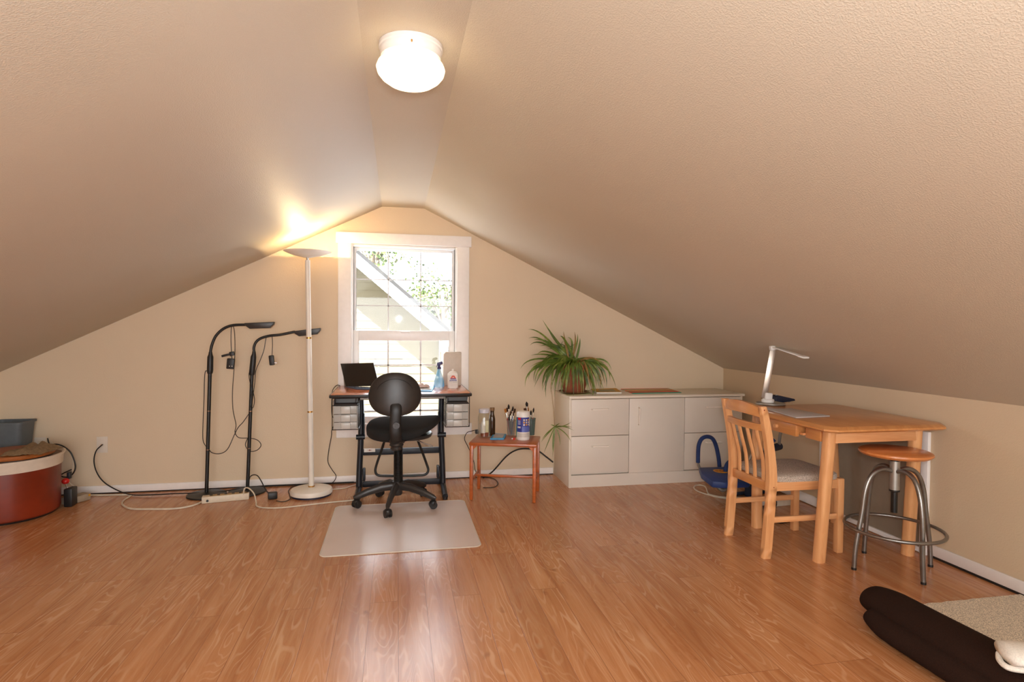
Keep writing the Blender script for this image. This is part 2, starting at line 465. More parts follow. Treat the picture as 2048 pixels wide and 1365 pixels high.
obj('wall_left', MB().b2((XL-.1, YF, 0), (XL, YB, .9)), 'wall', kind='structure', shade=False)
fwm = MB(); m = Matrix(((1, 0, 0, 0), (0, 0, -1, 0), (0, 1, 0, 0), (0, 0, 0, 1)))
fwm.prism([(XL, 0), (XR, 0), (XR, .89), (XB_, ZR+.03), (XA, ZR+.03), (XL, .89)], -YF, -YF+.1, m)
obj('wall_front', fwm, 'wall', kind='structure', shade=False)
BH = .058
obj('baseboard_back', MB().b2((XL, YB-.012, .008), (1.262, YB, BH), bev=.003).b2((2.72, YB-.012, .005), (XR, YB, BH), bev=.003), 'trim', kind='structure')
obj('baseboard_right', MB().b2((XR-.012, YF, .012), (XR, 2.578, BH+.012), bev=.004).b2((XR-.012, 3.40, .005), (XR, YB, BH+.012), bev=.004), 'trim', kind='structure')
obj('baseboard_left', MB().b2((XL, YF, .005), (XL+.012, YB, BH), bev=.003), 'trim', kind='structure')

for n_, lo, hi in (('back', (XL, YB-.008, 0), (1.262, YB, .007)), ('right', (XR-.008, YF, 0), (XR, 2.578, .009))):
    obj('gap_shade', MB().b2(lo, hi), 'dkhole', bpy.data.objects['baseboard_'+n_], shade=False)  # dark strip painted in as the shade below the baseboards
# attic hatch in the right wall
dr = obj('door_1', MB().b2((XR-.006, 2.63, .03), (XR-.001, 3.345, .63)), 'panel', kind='structure', shade=False)
tm = MB()
tm.b2((XR-.02, 2.580, .0), (XR, 2.622, .662), bev=.003).b2((XR-.02, 3.350, .0), (XR, 3.385, .662), bev=.003)
tm.b2((XR-.019, 2.622, .628), (XR, 3.350, .661), bev=.002).b2((XR-.019, 2.622, 0.004), (XR, 3.350, .03), bev=.002)
obj('door_trim', tm, 'trim', dr)

# window
wf = MB()                                                       # vinyl frame in the opening
y0, y1 = YB+.004, YB+.085
def frame(mb, x0, x1, z0, z1, t, ya, yb, bev=.003, tb=None, tt=None):
    tb = t if tb is None else tb; tt = t if tt is None else tt
    mb.b2((x0, ya, z0), (x0+t, yb, z1), bev=bev).b2((x1-t, ya, z0), (x1, yb, z1), bev=bev)
    mb.b2((x0+t, ya, z0), (x1-t, yb, z0+tb), bev=bev).b2((x0+t, ya, z1-tt), (x1-t, yb, z1), bev=bev)
frame(wf, WX0, WX1, WZ0, WZ1, .018, y0, y1)
win = obj('window_1', wf, 'vinyl', kind='structure')
cs = MB()
cs.b2((-.438, YB-.018, .352), (WX0+.004, YB, 1.836), bev=.003).b2((WX1-.004, YB-.018, .352), (.560, YB, 1.836), bev=.003)
cs.b2((-.453, YB-.024, 1.834), (.575, YB, 1.918), bev=.003)
cs.b2((-.450, YB-.020, .352), (.587, YB, .442), bev=.003).b2((-.35, YB-.034, .436), (.475, YB+.02, .456), bev=.003)
obj('window_casing', cs, 'trim', win)
us = MB(); frame(us, -.330, .450, 1.140, 1.812, .022, YB+.045, YB+.07)
obj('upper_sash', us, 'vinyl', win)
ls = MB(); frame(ls, -.330, .450, .462, 1.172, .044, YB+.012, YB+.044, tb=.045, tt=.078)
obj('lower_sash', ls, 'vinyl', win)
mu = MB()
yy = YB+.06
for X_ in (-.066, .184): mu.b2((X_-.0045, yy-.003, 1.16), (X_+.0045, yy+.003, 1.79))
for Z_ in (1.366, 1.570): mu.b2((-.31, yy-.003, Z_-.004), (.43, yy+.003, Z_+.004))
yy = YB+.03
for X_ in (-.066, .184): mu.b2((X_-.006, yy-.003, .50), (X_+.006, yy+.003, 1.10))
for Z_ in (.903, .71, .545): mu.b2((-.29, yy-.003, Z_-.005), (.41, yy+.003, Z_+.005))
obj('muntins', mu, 'muntin', win)
obj('upper_pane', MB().b2((-.31, YB+.066, 1.15), (.43, YB+.068, 1.80)), 'glass', win)
obj('lower_pane', MB().b2((-.29, YB+.036, .50), (.41, YB+.038, 1.10)), 'glass', win)
obj('sash_lock', MB().b2((.03, YB-.002, 1.155), (.10, YB+.014, 1.168), bev=.003), 'vinyl', win)

# ============================================================ OUTSIDE
nh = thing('neighbouring_house', 'neighbouring house gable with beige lap siding seen through the window', 'house', (-1.5, 9.3, -2.5))
sd = MB(); z = -2.5
gx = lambda z_: -.632+(2.20-z_)/.845                # gable line at its outer edge
rows = 0
while z < 4.6:
    z2 = z+.115; xe = min(.64, gx((z+z2)/2)+.05)
    sd.face([(-3.4, 9.0-.008, z), (xe, 9.0-.008, z), (xe, 9.0, z2), (-3.4, 9.0, z2)])
    sd.face([(-3.4, 9.0, z), (xe, 9.0, z), (xe, 8.992, z), (-3.4, 8.992, z)])
    z = z2
sd.face([(.64, 8.98, -2.5), (.64, 11.4, -2.5), (.64, 11.4, 1.3), (.64, 8.98, 1.05)])
obj('siding', sd, 'siding', nh, shade=False)
OV = .35
def rake(z_off, th, ya, yb, mi=0, mb=None):
    mb = mb or MB()
    x0, x1 = -3.4, .80
    zz = lambda x: 1.126+(.807-x)*.851+z_off
    mb.prism([(x0, zz(x0)), (x1, zz(x1)), (x1, zz(x1)+th), (x0, zz(x0)+th)], -yb, -ya, m)
    return mb
s_ = (9-OV)/9
def rk(ya, yb, zo, th):                              # scaled so the rake sits at its true depth
    mb = MB(); x0, x1 = -3.4, .807*s_
    zz = lambda x: CH+(1.126-CH)*s_+(.807*s_-x)*.851+zo
    mb.prism([(x0, zz(x0)), (x1, zz(x1)), (x1, zz(x1)+th), (x0, zz(x0)+th)], -yb, -ya, m)
    return mb
obj('fascia', rk(9-OV, 9-OV+.03, -.215, .20), 'fascia', nh, shade=False)
obj('soffit', rk(9-OV+.03, 9.0, -.02, .015), 'fascia', nh, shade=False)
obj('roof', rk(9-OV-.03, 11.5, -.012, .06), 'roof', nh, shade=False)

def tree(px, py, Y, rad, n, lab):
    c = at(px, py, Y)
    t = thing('tree', lab, 'tree', (c.x, c.y, -2.5))
    bt = MB(); ft = MB()
    bt.tube([(c.x, c.y, -2.5), (c.x+.1, c.y, c.z-.4), (c.x, c.y, c.z+.3)], [.16, .1, .03], 8)
    for i in range(14):
        a = random.uniform(0, 2*PI); e = V((math.cos(a)*rad, math.sin(a)*rad*.5, random.uniform(-.7, .9)*rad))
        bt.tube(smooth([c+V((0, 0, -.4)), c+e*.5+V((0, 0, .1)), c+e]), .018, 5)
        for k in range(n//25):
            p = c+e*random.uniform(.35, 1.15)+V([random.gauss(0, .16) for _ in range(3)])*rad*.9
            s_z = random.uniform(.05, .1)
            d = V([random.uniform(-1, 1) for _ in range(3)]).normalized()
            ft.leaf(p, p+d*s_z*.6, p+d*s_z+V((0, 0, -.02)), s_z*.35, n=4)
    obj('branches', bt, 'bark', t); obj('foliage', ft, 'tree', t, shade=False)
tree(745, 500, 14, .8, 900, 'sunlit tree behind the neighbouring roof, seen at upper left of window')
tree(882, 612, 14, .9, 1100, 'sunlit tree over the roof slope, seen at right side of window')
tree(902, 590, 17, .9, 500, 'farther sunlit tree at the right edge of the window view')

# ============================================================ CEILING LIGHT
cx, cy = .043, 1.962
cl = thing('ceiling_light', 'lit white mushroom glass flush light on the flat ceiling strip', 'ceiling light', (cx, cy, ZR-.16))
obj('base_ring', MB().lathe([(0, ZR), (.104, ZR), (.1045, ZR-.012), (.101, ZR-.016), (.101, ZR-.026), (.098, ZR-.030), (.098, ZR-.042), (.09, ZR-.05), (.05, ZR-.05)], (cx, cy, 0), 48), 'whitep', cl)
obj('glass_shade', MB().lathe([(.088, ZR-.044), (.094, ZR-.052), (.107, ZR-.062), (.112, ZR-.075), (.108, ZR-.09), (.096, ZR-.105), (.075, ZR-.120), (.045, ZR-.131), (0, ZR-.135)], (cx, cy, 0), 48), 'globe', cl)
obj('thumb_screw', MB().cyl((cx, cy-.1, ZR-.03), (cx, cy-.108, ZR-.03), .003, 8), 'brass', cl)

# ============================================================ TORCHIERE
Yt = 4.3
b0 = V((-.594, 4.31, 0))
tl = thing('torchiere_lamp', 'tall cream torchiere floor lamp with lit bowl left of window', 'floor lamp', b0)
obj('base', MB().lathe([(0, .0), (.135, .0), (.135, .012), (.143, .014), (.145, .03), (.138, .044), (.11, .052), (.03, .058), (0, .058)], b0, 48), 'lampw', tl)
obj('base_pad', MB().lathe([(0, -.0), (.1365, 0), (.1365, .0125), (0, .0125)], b0, 40), 'base_edge', tl)
pb, pt_ = V((b0.x, b0.y, .055)), at(615, 521, Yt)
lerp = lambda a, b, t: a+(b-a)*t
zt = lambda y: (at(618, y, Yt).z-pb.z)/(pt_.z-pb.z)
cuts = [zt(824), zt(676)]
pm = MB(); prev = 0
for c_, rad in ((cuts[0]-.002, .0185), (cuts[1]-.002, .0178), (1, .0172)):
    pm.cyl(lerp(pb, pt_, prev+.003), lerp(pb, pt_, c_), rad, 20); prev = c_
obj('pole', pm, 'lampw', tl)
for c_ in cuts+[.004]: obj('brass_ring', MB().cyl(lerp(pb, pt_, c_-.004), lerp(pb, pt_, c_+.003), .0188 if c_ > .01 else .022, 20), 'brass', tl)
obj('socket_neck', MB().cyl(pt_, pt_+V((0, 0, .022)), .008, 12), 'chrome', tl)
bc = pt_+V((0, 0, .02))
bt_z = at(614, 504, Yt).z-bc.z
obj('bowl_shade', MB().lathe([(0, 0), (.03, 0), (.05, .006), (.09, bt_z*.35), (.13, bt_z*.68), (.158, bt_z), (.161, bt_z+.003), (.156, bt_z+.002), (.126, bt_z*.72+.004), (.085, bt_z*.42+.006), (.03, .012), (0, .012)], bc, 48), 'lampw', tl)
obj('halogen_bulb', MB().cyl(bc+V((-.035, 0, .03)), bc+V((.035, 0, .03)), .005, 12), 'bulb', tl)

# ============================================================ GOOSENECK FLOOR LAMPS
def goose(name, label, base, Y, pole_b, pole_t, grip_t, neck, head, rings):
    g = thing(name, label, 'floor lamp', base)
    obj('base', MB().lathe([(0, 0), (.126, 0), (.128, .004), (.126, .010), (.05, .016), (.016, .022), (0, .022)], base, 40), 'blackpl', g)
    a, b = at(*pole_b, Y), at(*pole_t, Y); c = at(*grip_t, Y)
    a = V((base.x, base.y, .015)); 
    obj('pole', MB().cyl(a, b, .0125, 16), 'black', g)
    for t in rings: obj('pole_ring', MB().cyl(lerp(a, b, t-.002), lerp(a, b, t+.002), .0131, 16), 'copper', g)
    obj('grip', MB().tube([b+V((0, 0, -.01)), b, lerp(b, c, .1), lerp(b, c, .75), c+V((0, 0, -.02)), c], [.016, .019, .0205, .0195, .014, .011], 16), 'blackpl', g)
    npts = smooth([c]+[at(x, y, Y) for x, y in neck], 5)
    obj('gooseneck', MB().tube(npts, .0095, 10), 'black', g)
    h0, h1 = at(*head[0], Y), at(*head[1], Y)
    d = (h1-h0).normalized(); L = (h1-h0).length; hm = MB()
    upv = V((0, 1, 0)).cross(d).normalized()*-1
    if upv.z < 0: upv = -upv
    fr = Matrix((( d.x, 0, upv.x, h0.x), (d.y, 1, upv.y, h0.y), (d.z, 0, upv.z, h0.z), (0, 0, 0, 1)))
    hm.prism([(0, .012), (L, .014), (L-.004, -.006), (L-.03, -.030), (.035, -.030), (.008, -.008)], -.028, .028, fr @ Matrix(((1, 0, 0, 0), (0, 0, -1, 0), (0, 1, 0, 0), (0, 0, 0, 1))), bev=.004)
    obj('lamp_head', hm, 'shell', g)
    return g
GA = goose('gooseneck_lamp', 'black gooseneck floor lamp, the left and taller of the pair', fl(413, 991), 4.43, (413, 985), (420, 745), (421, 704),
           [(424, 690), (432, 672), (447, 658), (466, 651), (491, 650)], ((490, 650), (549, 648)), (.36, .68, .99))
GB = goose('gooseneck_lamp', 'black gooseneck floor lamp beside the cream torchiere, its head behind the pole', fl(495, 985), 4.46, (495, 978), (504, 748), (508, 703),
           [(508, 695), (512, 685), (522, 677), (540, 672), (560, 670), (590, 664)], ((588, 666), (642, 660)), (.36, .68, .99))
def cord(name, pts, parent=None, r=.0032, mt='cord_b', **kw):
    return obj(name, MB().tube(smooth(pts, 5), r, 6), mt, parent, **kw)
Yw = 4.47
cord('cord', [at(*p, Yw) for p in [(416, 744), (411, 743), (409, 760), (408, 800), (406, 850), (406, 880), (411, 892), (417, 898)]]+[at(*p, 4.47) for p in [(424, 906), (440, 908), (455, 899), (468, 872), (476, 856), (486, 845), (498, 828)]], GA, .0028)
cord('cord', [at(*p, 4.455) for p in [(466, 651), (469, 665), (470, 700), (468, 740), (465, 785), (466, 820), (472, 850), (470, 865), (478, 876), (500, 877), (515, 881), (522, 891), (514, 901), (500, 903), (491, 892), (494, 880), (500, 872)]], GA, .0028)
hc = cord('hanging_cord', [at(*p, 4.445) for p in [(467, 650), (463, 655), (462, 680), (463, 706), (464, 718)]], GA, .0026)
ad = obj('power_adapter', MB().box(at(461.5, 728, 4.445), (.05, .03, .075), RY(5), .005), 'blackpl', GA)
obj('prong_holes', MB().cyl(at(459, 733, 4.42), at(459, 733, 4.41), .003, 8).cyl(at(464, 733, 4.42), at(464, 733, 4.41), .003, 8), 'plate', ad)
obj('cord_clip', MB().box(at(456, 710, 4.43), (.085, .02, .016), RY(-14), .003).box(at(464, 708, 4.43), (.03, .024, .03), RY(-14), .003), 'blackpl', GA)
cord('hanging_cord', [at(*p, 4.445) for p in [(541, 670), (544, 673), (545, 690), (544, 712)]], GB, .0026)
ad = obj('power_adapter', MB().box(at(543.5, 721, 4.445), (.034, .03, .072), RY(-6), .006), 'blackpl', GB)
obj('prongs', MB().box(at(551, 726, 4.445), (.02, .012, .006)), 'chrome', ad)
cord('cord', [at(*p, 4.49) for p in [(541, 671), (533, 674), (528, 700), (520, 722), (512, 741), (509, 770), (505, 800), (500, 840), (500, 860)]], GB, .0026)
cord('cord', [at(*p, 4.44) for p in [(500, 742), (498, 750), (500, 765), (505, 780), (499, 800), (500, 812), (506, 816), (509, 800), (506, 782)]], GB, .0026)
cord('floor_cord', [fl(497, 984, .02), at(500, 955, 4.44), at(513, 951, 4.4), at(522, 962, 4.36), at(530, 978, 4.3), at(538, 989, 4.25)], GB, .0035)
ad = obj('power_adapter', MB().box(fl(544, 1000, 0)+V((0, .02, .024)), (.06, .045, .046), .25, .006), 'blackpl', GB)
cord('adapter_cord', [fl(*p, .004) for p in [(553, 1002), (566, 1004), (580, 999), (579, 990), (577, 982), (585, 974), (600, 972)]], ad, .0028)

# ============================================================ POWER STRIP + LOOSE CORDS
a, b = fl(403, 1009), fl(498, 1000)
ang = math.atan2(b.y-a.y, b.x-a.x); L = (b-a).length
ps = thing('power_strip', 'cream power strip on the floor in front of the gooseneck lamps', 'power strip', (a+b)/2, ang)
obj('housing', MB().box((0, .03, .022), (L, .055, .044), None, .004), 'strip', ps, local=True)
obj('outlet_face', MB().box((.02, .03, .0455), (L*.8, .04, .003), None, .001), mat('aged_brown_face', '#a98a5c', .6, var=.15, vs=60), ps, local=True)
for i in range(6): obj('socket', MB().box((-.09+i*.045, .03, .0475), (.018, .022, .002)), 'dkhole', ps, local=True)
obj('reset_button', MB().cyl((-L/2+.035, .002, .018), (-L/2+.035, -.003, .018), .008, 16), 'blackpl', ps, local=True)
cord('extension_cord', [fl(*p, .006) for p in [(404, 1004), (385, 1012), (350, 1018), (300, 1019), (262, 1018), (245, 1010), (248, 1001), (262, 992), (258, 990.5), (230, 990.5), (200, 991), (150, 991), (138, 992)]],
     mt='cord_w', r=.006, label='thick white cord curling over the floor from power strip to far left', cat='cord')
cord('extension_cord', [fl(487, 989, .047), at(489, 978, 4.28), at(497, 977, 4.27), at(508, 988, 4.22), fl(512, 1004, .012)]+[fl(*p, .006) for p in [(514, 1013), (530, 1016.5), (565, 1016), (620, 1010), (665, 1005), (698, 1002), (720, 999)]],
     mt='cord_w', r=.0045, label='thin white cord running from power strip across the floor to desk', cat='cord')
cord('extension_cord', [fl(*p, .004) for p in [(655, 981), (670, 979), (690, 977), (705, 972), (735, 966)]], mt='cord_w', r=.0035, label='short white cord on the floor right of the torchiere base', cat='cord')
cord('cable', [at(205, 890, 4.574), at(201, 893, 4.545), at(192, 903, 4.54), at(188, 922, 4.54), at(193, 944, 4.54), at(207, 964, 4.54), at(232, 980, 4.53)]+[fl(*p, .012) for p in [(262, 990), (300, 990.5), (350, 988), (400, 986.5), (440, 984)]]+[V((-1.0, 4.565, .01)), V((-.7, 4.568, .01)), V((-.32, 4.57, .01))],
     r=.0042, label='black cable looping from wall plate down along the baseboard', cat='cord')
cord('cable', [V((-.445, 4.566, .50)), at(664, 860, 4.56), at(663, 872, 4.56), at(657, 905, 4.56), at(656, 925, 4.56), at(664, 940, 4.56), at(672, 952, 4.56), at(669, 962, 4.55), fl(662, 968, .004)],
     r=.003, label='thin black cord hanging down the wall below the left drawer unit', cat='cord')
cord('cable', [fl(680, 772, .757), fl(674, 771, .77), at(667, 778, 4.5), at(664, 790, 4.5), at(664, 830, 4.5), V((-.45, 4.54, .50))], r=.003, label='thin black cord trailing off the desk behind the laptop', cat='cord')
cord('cable', [fl(966, 956, .01), at(985, 944, 4.5), at(1012, 914, 4.5), at(1032, 901, 4.5), at(1052, 898, 4.5), at(1075, 902, 4.5), at(1092, 914, 4.5), at(1106, 925, 4.5)],
     r=.0062, label='thick black cable arching behind the small orange side table', cat='cord')
cord('cable', [at(949, 861, 4.56), at(943, 863, 4.55), at(934, 866, 4.54), at(929, 878, 4.54), at(934, 890, 4.54), at(941, 905, 4.54), at(948, 925, 4.54), at(952, 945, 4.54), fl(968, 955, .004), fl(982, 956, .004), fl(992, 961, .004), fl(996, 968, .004), fl(988, 975, .004), fl(966, 976, .004)],
     r=.0028, label='thin black cord from the plug looping under the side table', cat='cord')
obj('plug', MB().box(at(954, 864, 4.565), (.028, .035, .03), None, .003), 'blackpl', label='small black plug on the wall just left of the glass jar', cat='plug')

# wall plates
def plate(px, py, label, w=.07, h=.115):
    c = at(px, py, YB-.003)
    t = thing('wall_plate', label, 'wall plate', (c.x, YB-.003, c.z-h/2))
    obj('cover', MB().box((c.x, YB-.003, c.z), (w, .006, h), None, .002), 'plate', t)
    return t, c
t, c = plate(204.5, 890, 'cream cable wall plate with black cable, left of gooseneck lamps')
obj('cable_socket', MB().cyl((c.x, YB-.005, c.z), (c.x, YB-.016, c.z), .005, 12), 'brass', t)
t, c = plate(80.5, 892, 'cream wall outlet half hidden behind the tan cloth')
for dz in (-.02, .02): obj('socket', MB().box((c.x, YB-.0065, c.z+dz), (.028, .002, .026), None, .001), 'strip', t)
t, c = plate(967, 862, 'cream wall outlet seen through the glass jar')
for dz in (-.02, .02): obj('socket', MB().box((c.x, YB-.0065, c.z+dz), (.028, .002, .026), None, .001), 'strip', t)

# ============================================================ DRAFTING DESK
ZD = .755
dk = thing('drafting_desk', 'black framed drafting desk with cherry laminate top under the window', 'desk', (.036, 4.23, 0))
obj('desktop', MB().b2((-.424, 3.93, ZD-.019), (.496, 4.545, ZD-.0005), bev=.003).b2((-.424, 3.93, ZD-.02), (.496, 4.545, ZD-.003), bev=.002), 'deskwood', dk)
em = MB(); em.b2((-.431, 3.912, ZD-.022), (.503, 3.931, ZD-.002), bev=.006).b2((-.431, 3.925, ZD-.022), (-.423, 4.548, ZD-.002), bev=.003).b2((.495, 3.925, ZD-.022), (.503, 4.548, ZD-.002), bev=.003)
obj('edge_band', em, 'edge', dk)
obj('steel_apron', MB().b2((-.24, 3.99, ZD-.045), (.32, 4.02, ZD-.022), bev=.002), mat('grey_apron', '#8d8a86', .4, .5), dk)
LX = (-.250, .322)
for sgn, x in zip((-1, 1), LX):
    yl = 4.25
    leg = obj('leg', MB().tube(smooth([(x, yl, ZD-.02), (x-sgn*.004, yl, .55), (x, yl, .38), (x+sgn*.008, yl, .2), (x+sgn*.012, yl-.01, .05)]), [(.021, .03)]*1+[(.021, .03)]*20, 14, flat=(1, 0, 0)), 'darkmetal', dk)
    obj('leg_joint', MB().cyl((x-.03, yl-.03, .42), (x+.03, yl-.03, .42), .018, 16).box((x-sgn*.024, yl-.02, .5), (.008, .03, .17), None, .002), 'darkmetal', leg)
    obj('lower_bracket', MB().box((x-sgn*.022, yl+.02, .14), (.02, .05, .09), None, .006), 'darkmetal', leg)
    obj('foot', MB().tube(smooth([(x+sgn*.012, 4.50, .022), (x+sgn*.012, 4.25, .05), (x+sgn*.012, 4.03, .022)]), [(.02, .02)]*13, 12), 'darkmetal', dk)
    for yf_ in (4.035, 4.485): obj('rubber_foot', MB().cyl((x+sgn*.012, yf_, 0), (x+sgn*.012, yf_, .022), .017, 14), 'blackpl', dk)
obj('crossbar', MB().b2((-.235, 4.262, at(800, 909, 4.27).z), (.308, 4.285, at(800, 898, 4.27).z+.004), bev=.004), 'darkmetal', dk)
obj('crossbar', MB().b2((-.240, 4.262, at(800, 972, 4.27).z), (.316, 4.29, at(800, 961, 4.27).z), bev=.006), 'darkmetal', dk)
st = obj('sticker', MB().b2((-.228, 4.258, .302), (-.150, 4.2615, .328)), 'paperw', dk)
obj('printed_mark', MB().cyl((-.188, 4.2575, .316), (-.188, 4.256, .316), .005, 12).b2((-.203, 4.2565, .3145), (-.173, 4.2578, .3175)), 'redbrn', st)

# drawer units slung below the desktop
def drawer_unit(x0, x1, label):
    z1, z0 = ZD-.03, .515; ya, yb = 3.985, 4.30; cxm = (x0+x1)/2
    t = thing('drawer_unit', label, 'drawers', (cxm, (ya+yb)/2, z0), group='hanging drawer units')
    f = MB()
    for x in (x0, x1):
        f.tube([(x, ya, z1), (x, ya, z0), (x, yb, z0), (x, yb, z1)], .003, 6)
    f.tube([(x0, ya, z0), (x1, ya, z0)], .003, 6).tube([(x0, ya, z1), (x1, ya, z1)], .004, 6)
    f.tube([(x0+.015, ya, z1), (x0+.018, ya, z1-.03)], .003, 6).tube([(x1-.015, ya, z1), (x1-.018, ya, z1-.03)], .003, 6)
    f.tube([(x0, ya, .676), (x1, ya, .676)], .003, 6)
    obj('wire_frame', f, 'black', t)
    obj('top_tray', MB().b2((x0+.006, ya+.004, .678), (x1-.006, yb, .683), bev=.002).b2((x0+.006, ya+.10, .68), (x1-.006, ya+.105, .712)).b2((x0+.006, ya+.01, .68), (x0+.012, yb, .708)), mat('smoke_tray', '#3b342e', .4), t)
    obj('case', MB().b2((x0+.004, ya+.02, z0+.004), (x0+.008, yb, .672)).b2((x1-.008, ya+.02, z0+.004), (x1-.004, yb, .672)).b2((x0+.008, yb-.005, z0+.004), (x1-.008, yb, .672)), 'drawerpl', t)
    zs = [(z0+.004, .562), (.566, .615), (.619, .672)]
    for k, (a, b) in enumerate(zs):
        d = MB()
        d.b2((x0+.010, ya+.006, a), (x1-.010, ya+.010, b), bev=.001).b2((x0+.010, ya+.01, a), (x1-.010, yb-.01, a+.002)).b2((x0+.01, ya+.01, a), (x0+.012, yb-.01, b-.006)).b2((x1-.012, ya+.01, a), (x1-.01, yb-.01, b-.006))
        dd = obj('drawer', d, 'drawerpl', t)
        obj('handle', MB().b2((cxm-.028, ya-.006, a+.002), (cxm+.032, ya+.006, b-.002), bev=.003), 'drawerh', dd)
        cmx = MB(); rnd = random.Random(k+int(x0*100))
        for q in range(9):
            cmx.box((rnd.uniform(x0+.025, x1-.025), ya+.03+rnd.uniform(0, .05), a+.014), (rnd.uniform(.012, .03), .02, rnd.uniform(.012, .026)), rnd.uniform(0, 3), .002, mi=q % 4)
        obj('contents', cmx, ['paperw', 'kick', 'coral', 'strip'], dd)
    return t
drawer_unit(-.418, -.250, 'three-tier clear drawer unit hanging under left end of desk')
drawer_unit(.330, .494, 'three-tier clear drawer unit hanging under right end of desk')

# things on the desk
lp = thing('tablet_laptop', 'dark tablet with keyboard cover and kickstand on left of desk', 'laptop', fl(716, 776, ZD))
s0, s1, s2 = at(691, 774, 4.40), at(681, 730, 4.46), at(746, 726, 4.36)
s0 = V((-.368, 4.42, ZD+.004)); s1 = V((-.410, 4.47, .925)); s2 = V((-.168, 4.37, .937)); s3 = s0+(s2-s1)
nrm = (s1-s0).cross(s3-s0).normalized(); 
if nrm.y > 0: nrm = -nrm
sm = MB()
def slab(mb, A, B, C_, D, n, th, mi=0):
    q = [A, B, C_, D]; p = [v-n*th for v in q]
    mb.face(q, mi).face(p[::-1], mi)
    for i in range(4): mb.face([q[i], q[(i+1) % 4], p[(i+1) % 4], p[i]], mi)
slab(sm, s0, s1, s2, s3, nrm, .006)
obj('screen', sm, 'screen', lp)
k0, k1, k2, k3 = fl(692, 773, ZD+.004), fl(716, 781, ZD+.004), fl(758, 778, ZD+.004), s3.copy()
k3 = V((s3.x, s3.y-.004, ZD+.006)); k0 = V((s0.x, s0.y-.004, ZD+.006)); k1 = V((-.285, 4.24, ZD+.006)); k2 = k1+(k3-k0)
km = MB(); slab(km, k0, k1, k2, k3, V((0, 0, 1)), .005)
kb = obj('keyboard', km, 'keyb', lp)
ky = MB()
for i in range(4):
    for j in range(10):
        u, v = (j+.7)/11.2, (i+.8)/6.4
        p = k0+(k3-k0)*u+(k1-k0)*v
        ky.box(p+V((0, 0, .001)), (.014, .014, .003), math.atan2((k3-k0).y, (k3-k0).x), .001)
obj('keys', ky, 'key', kb)
ks = MB(); ks.face([s0+V((.0, .012, 0)), s0.lerp(s1, .45)+V((0, .012, 0)), V((s0.x-.02, 4.515, ZD+.002))]); ks.face([s0+V((.0, .012, 0))+(s3-s0)*.9, (s0.lerp(s1, .45)+V((0, .012, 0)))+(s3-s0)*.9, V((s0.x-.02, 4.515, ZD+.002))+(s3-s0)*.9])
A, B = s0.lerp(s1, .45)+V((0, .010, 0)), V((s0.x-.02, 4.515, ZD+.002)); slab(ks, A, B, B+(s3-s0)*.9, A+(s3-s0)*.9, V((0, -.7, .7)), .003)
obj('kickstand', ks, 'kick', lp)

c = fl(878, 775, ZD)
sp = thing('spray_bottle', 'blue spray bottle with indigo trigger standing on the desk', 'spray bottle', c)
obj('bottle', MB().lathe([(0, 0), (.036, 0), (.0405, .006), (.041, .02), (.038, .045), (.029, .078), (.019, .105), (.0125, .128), (.012, .135), (0, .135)], c, 28), 'spray', sp)
obj('water', MB().lathe([(0, .003), (.034, .003), (.038, .01), (.0385, .02), (.0355, .045), (.027, .072), (0, .072)], c, 28), milky('tinted_water', '#8fc8e6', .35, .1), sp)
obj('trigger_head', MB().lathe([(.0, .135), (.015, .135), (.015, .148), (.010, .152), (.009, .17), (0, .17)], c, 16).box(c+V((.006, 0, .178)), (.042, .016, .022), RY(-18), .005).box(c+V((-.014, 0, .165)), (.006, .01, .03), RY(20), .002), 'trig', sp)

c = fl(906, 777, ZD); c.y += .01
gl_ = thing('glue_bottle', 'white glue bottle with orange and blue label in front of the box', 'bottle', c)
obj('bottle', MB().prism(rr(.078, .04, .015), 0, .108, Matrix.Translation(c), bev=.004).superell(c+V((0, 0, .108)), (.034, .018, .018), (1, 1)).cyl(c+V((0, 0, .12)), c+V((0, 0, .14)), .009, 12), 'glue', gl_)
lb = obj('label', MB().b2((c.x-.032, c.y-.0215, c.z+.012), (c.x+.032, c.y-.0195, c.z+.098), bev=0), 'paperw', gl_)
lm = MB()
yb_ = c.y-.0225
lm.face([(c.x-.022, yb_, c.z+.073), (c.x+.022, yb_, c.z+.073), (c.x+.008, yb_, c.z+.094), (c.x-.008, yb_, c.z+.094)], 0)
lm.face([(c.x-.006, yb_-.0005, c.z+.078), (c.x+.006, yb_-.0005, c.z+.078), (c.x, yb_-.0005, c.z+.086)], 2)
lm.b2((c.x-.021, yb_-.001, c.z+.066), (c.x+.021, yb_, c.z+.072), mi=1)
for i in range(6): lm.b2((c.x-.026+i*.009, yb_-.001, c.z+.054), (c.x-.020+i*.009, yb_, c.z+.0625), mi=1)
lm.b2((c.x-.032, yb_-.0005, c.z+.048), (c.x-.01, yb_, c.z+.0495), mi=3).b2((c.x-.005, yb_-.0005, c.z+.046), (c.x+.03, yb_, c.z+.0475), mi=3)
obj('label_print', lm, ['orangel', 'bluel', 'paperw', 'kick'], lb, shade=False)

c = at(906, 740, 4.46)
obj('white_box', MB().prism([(.345, ZD), (.487, ZD), (.487, 1.012), (.366, 1.012), (.352, .995)], -4.50, -4.44, m, bev=.003), mat('cream_carton', '#cdbfae', .55, var=.02),
    label='tall cream carton standing at the back right of desk', cat='box')
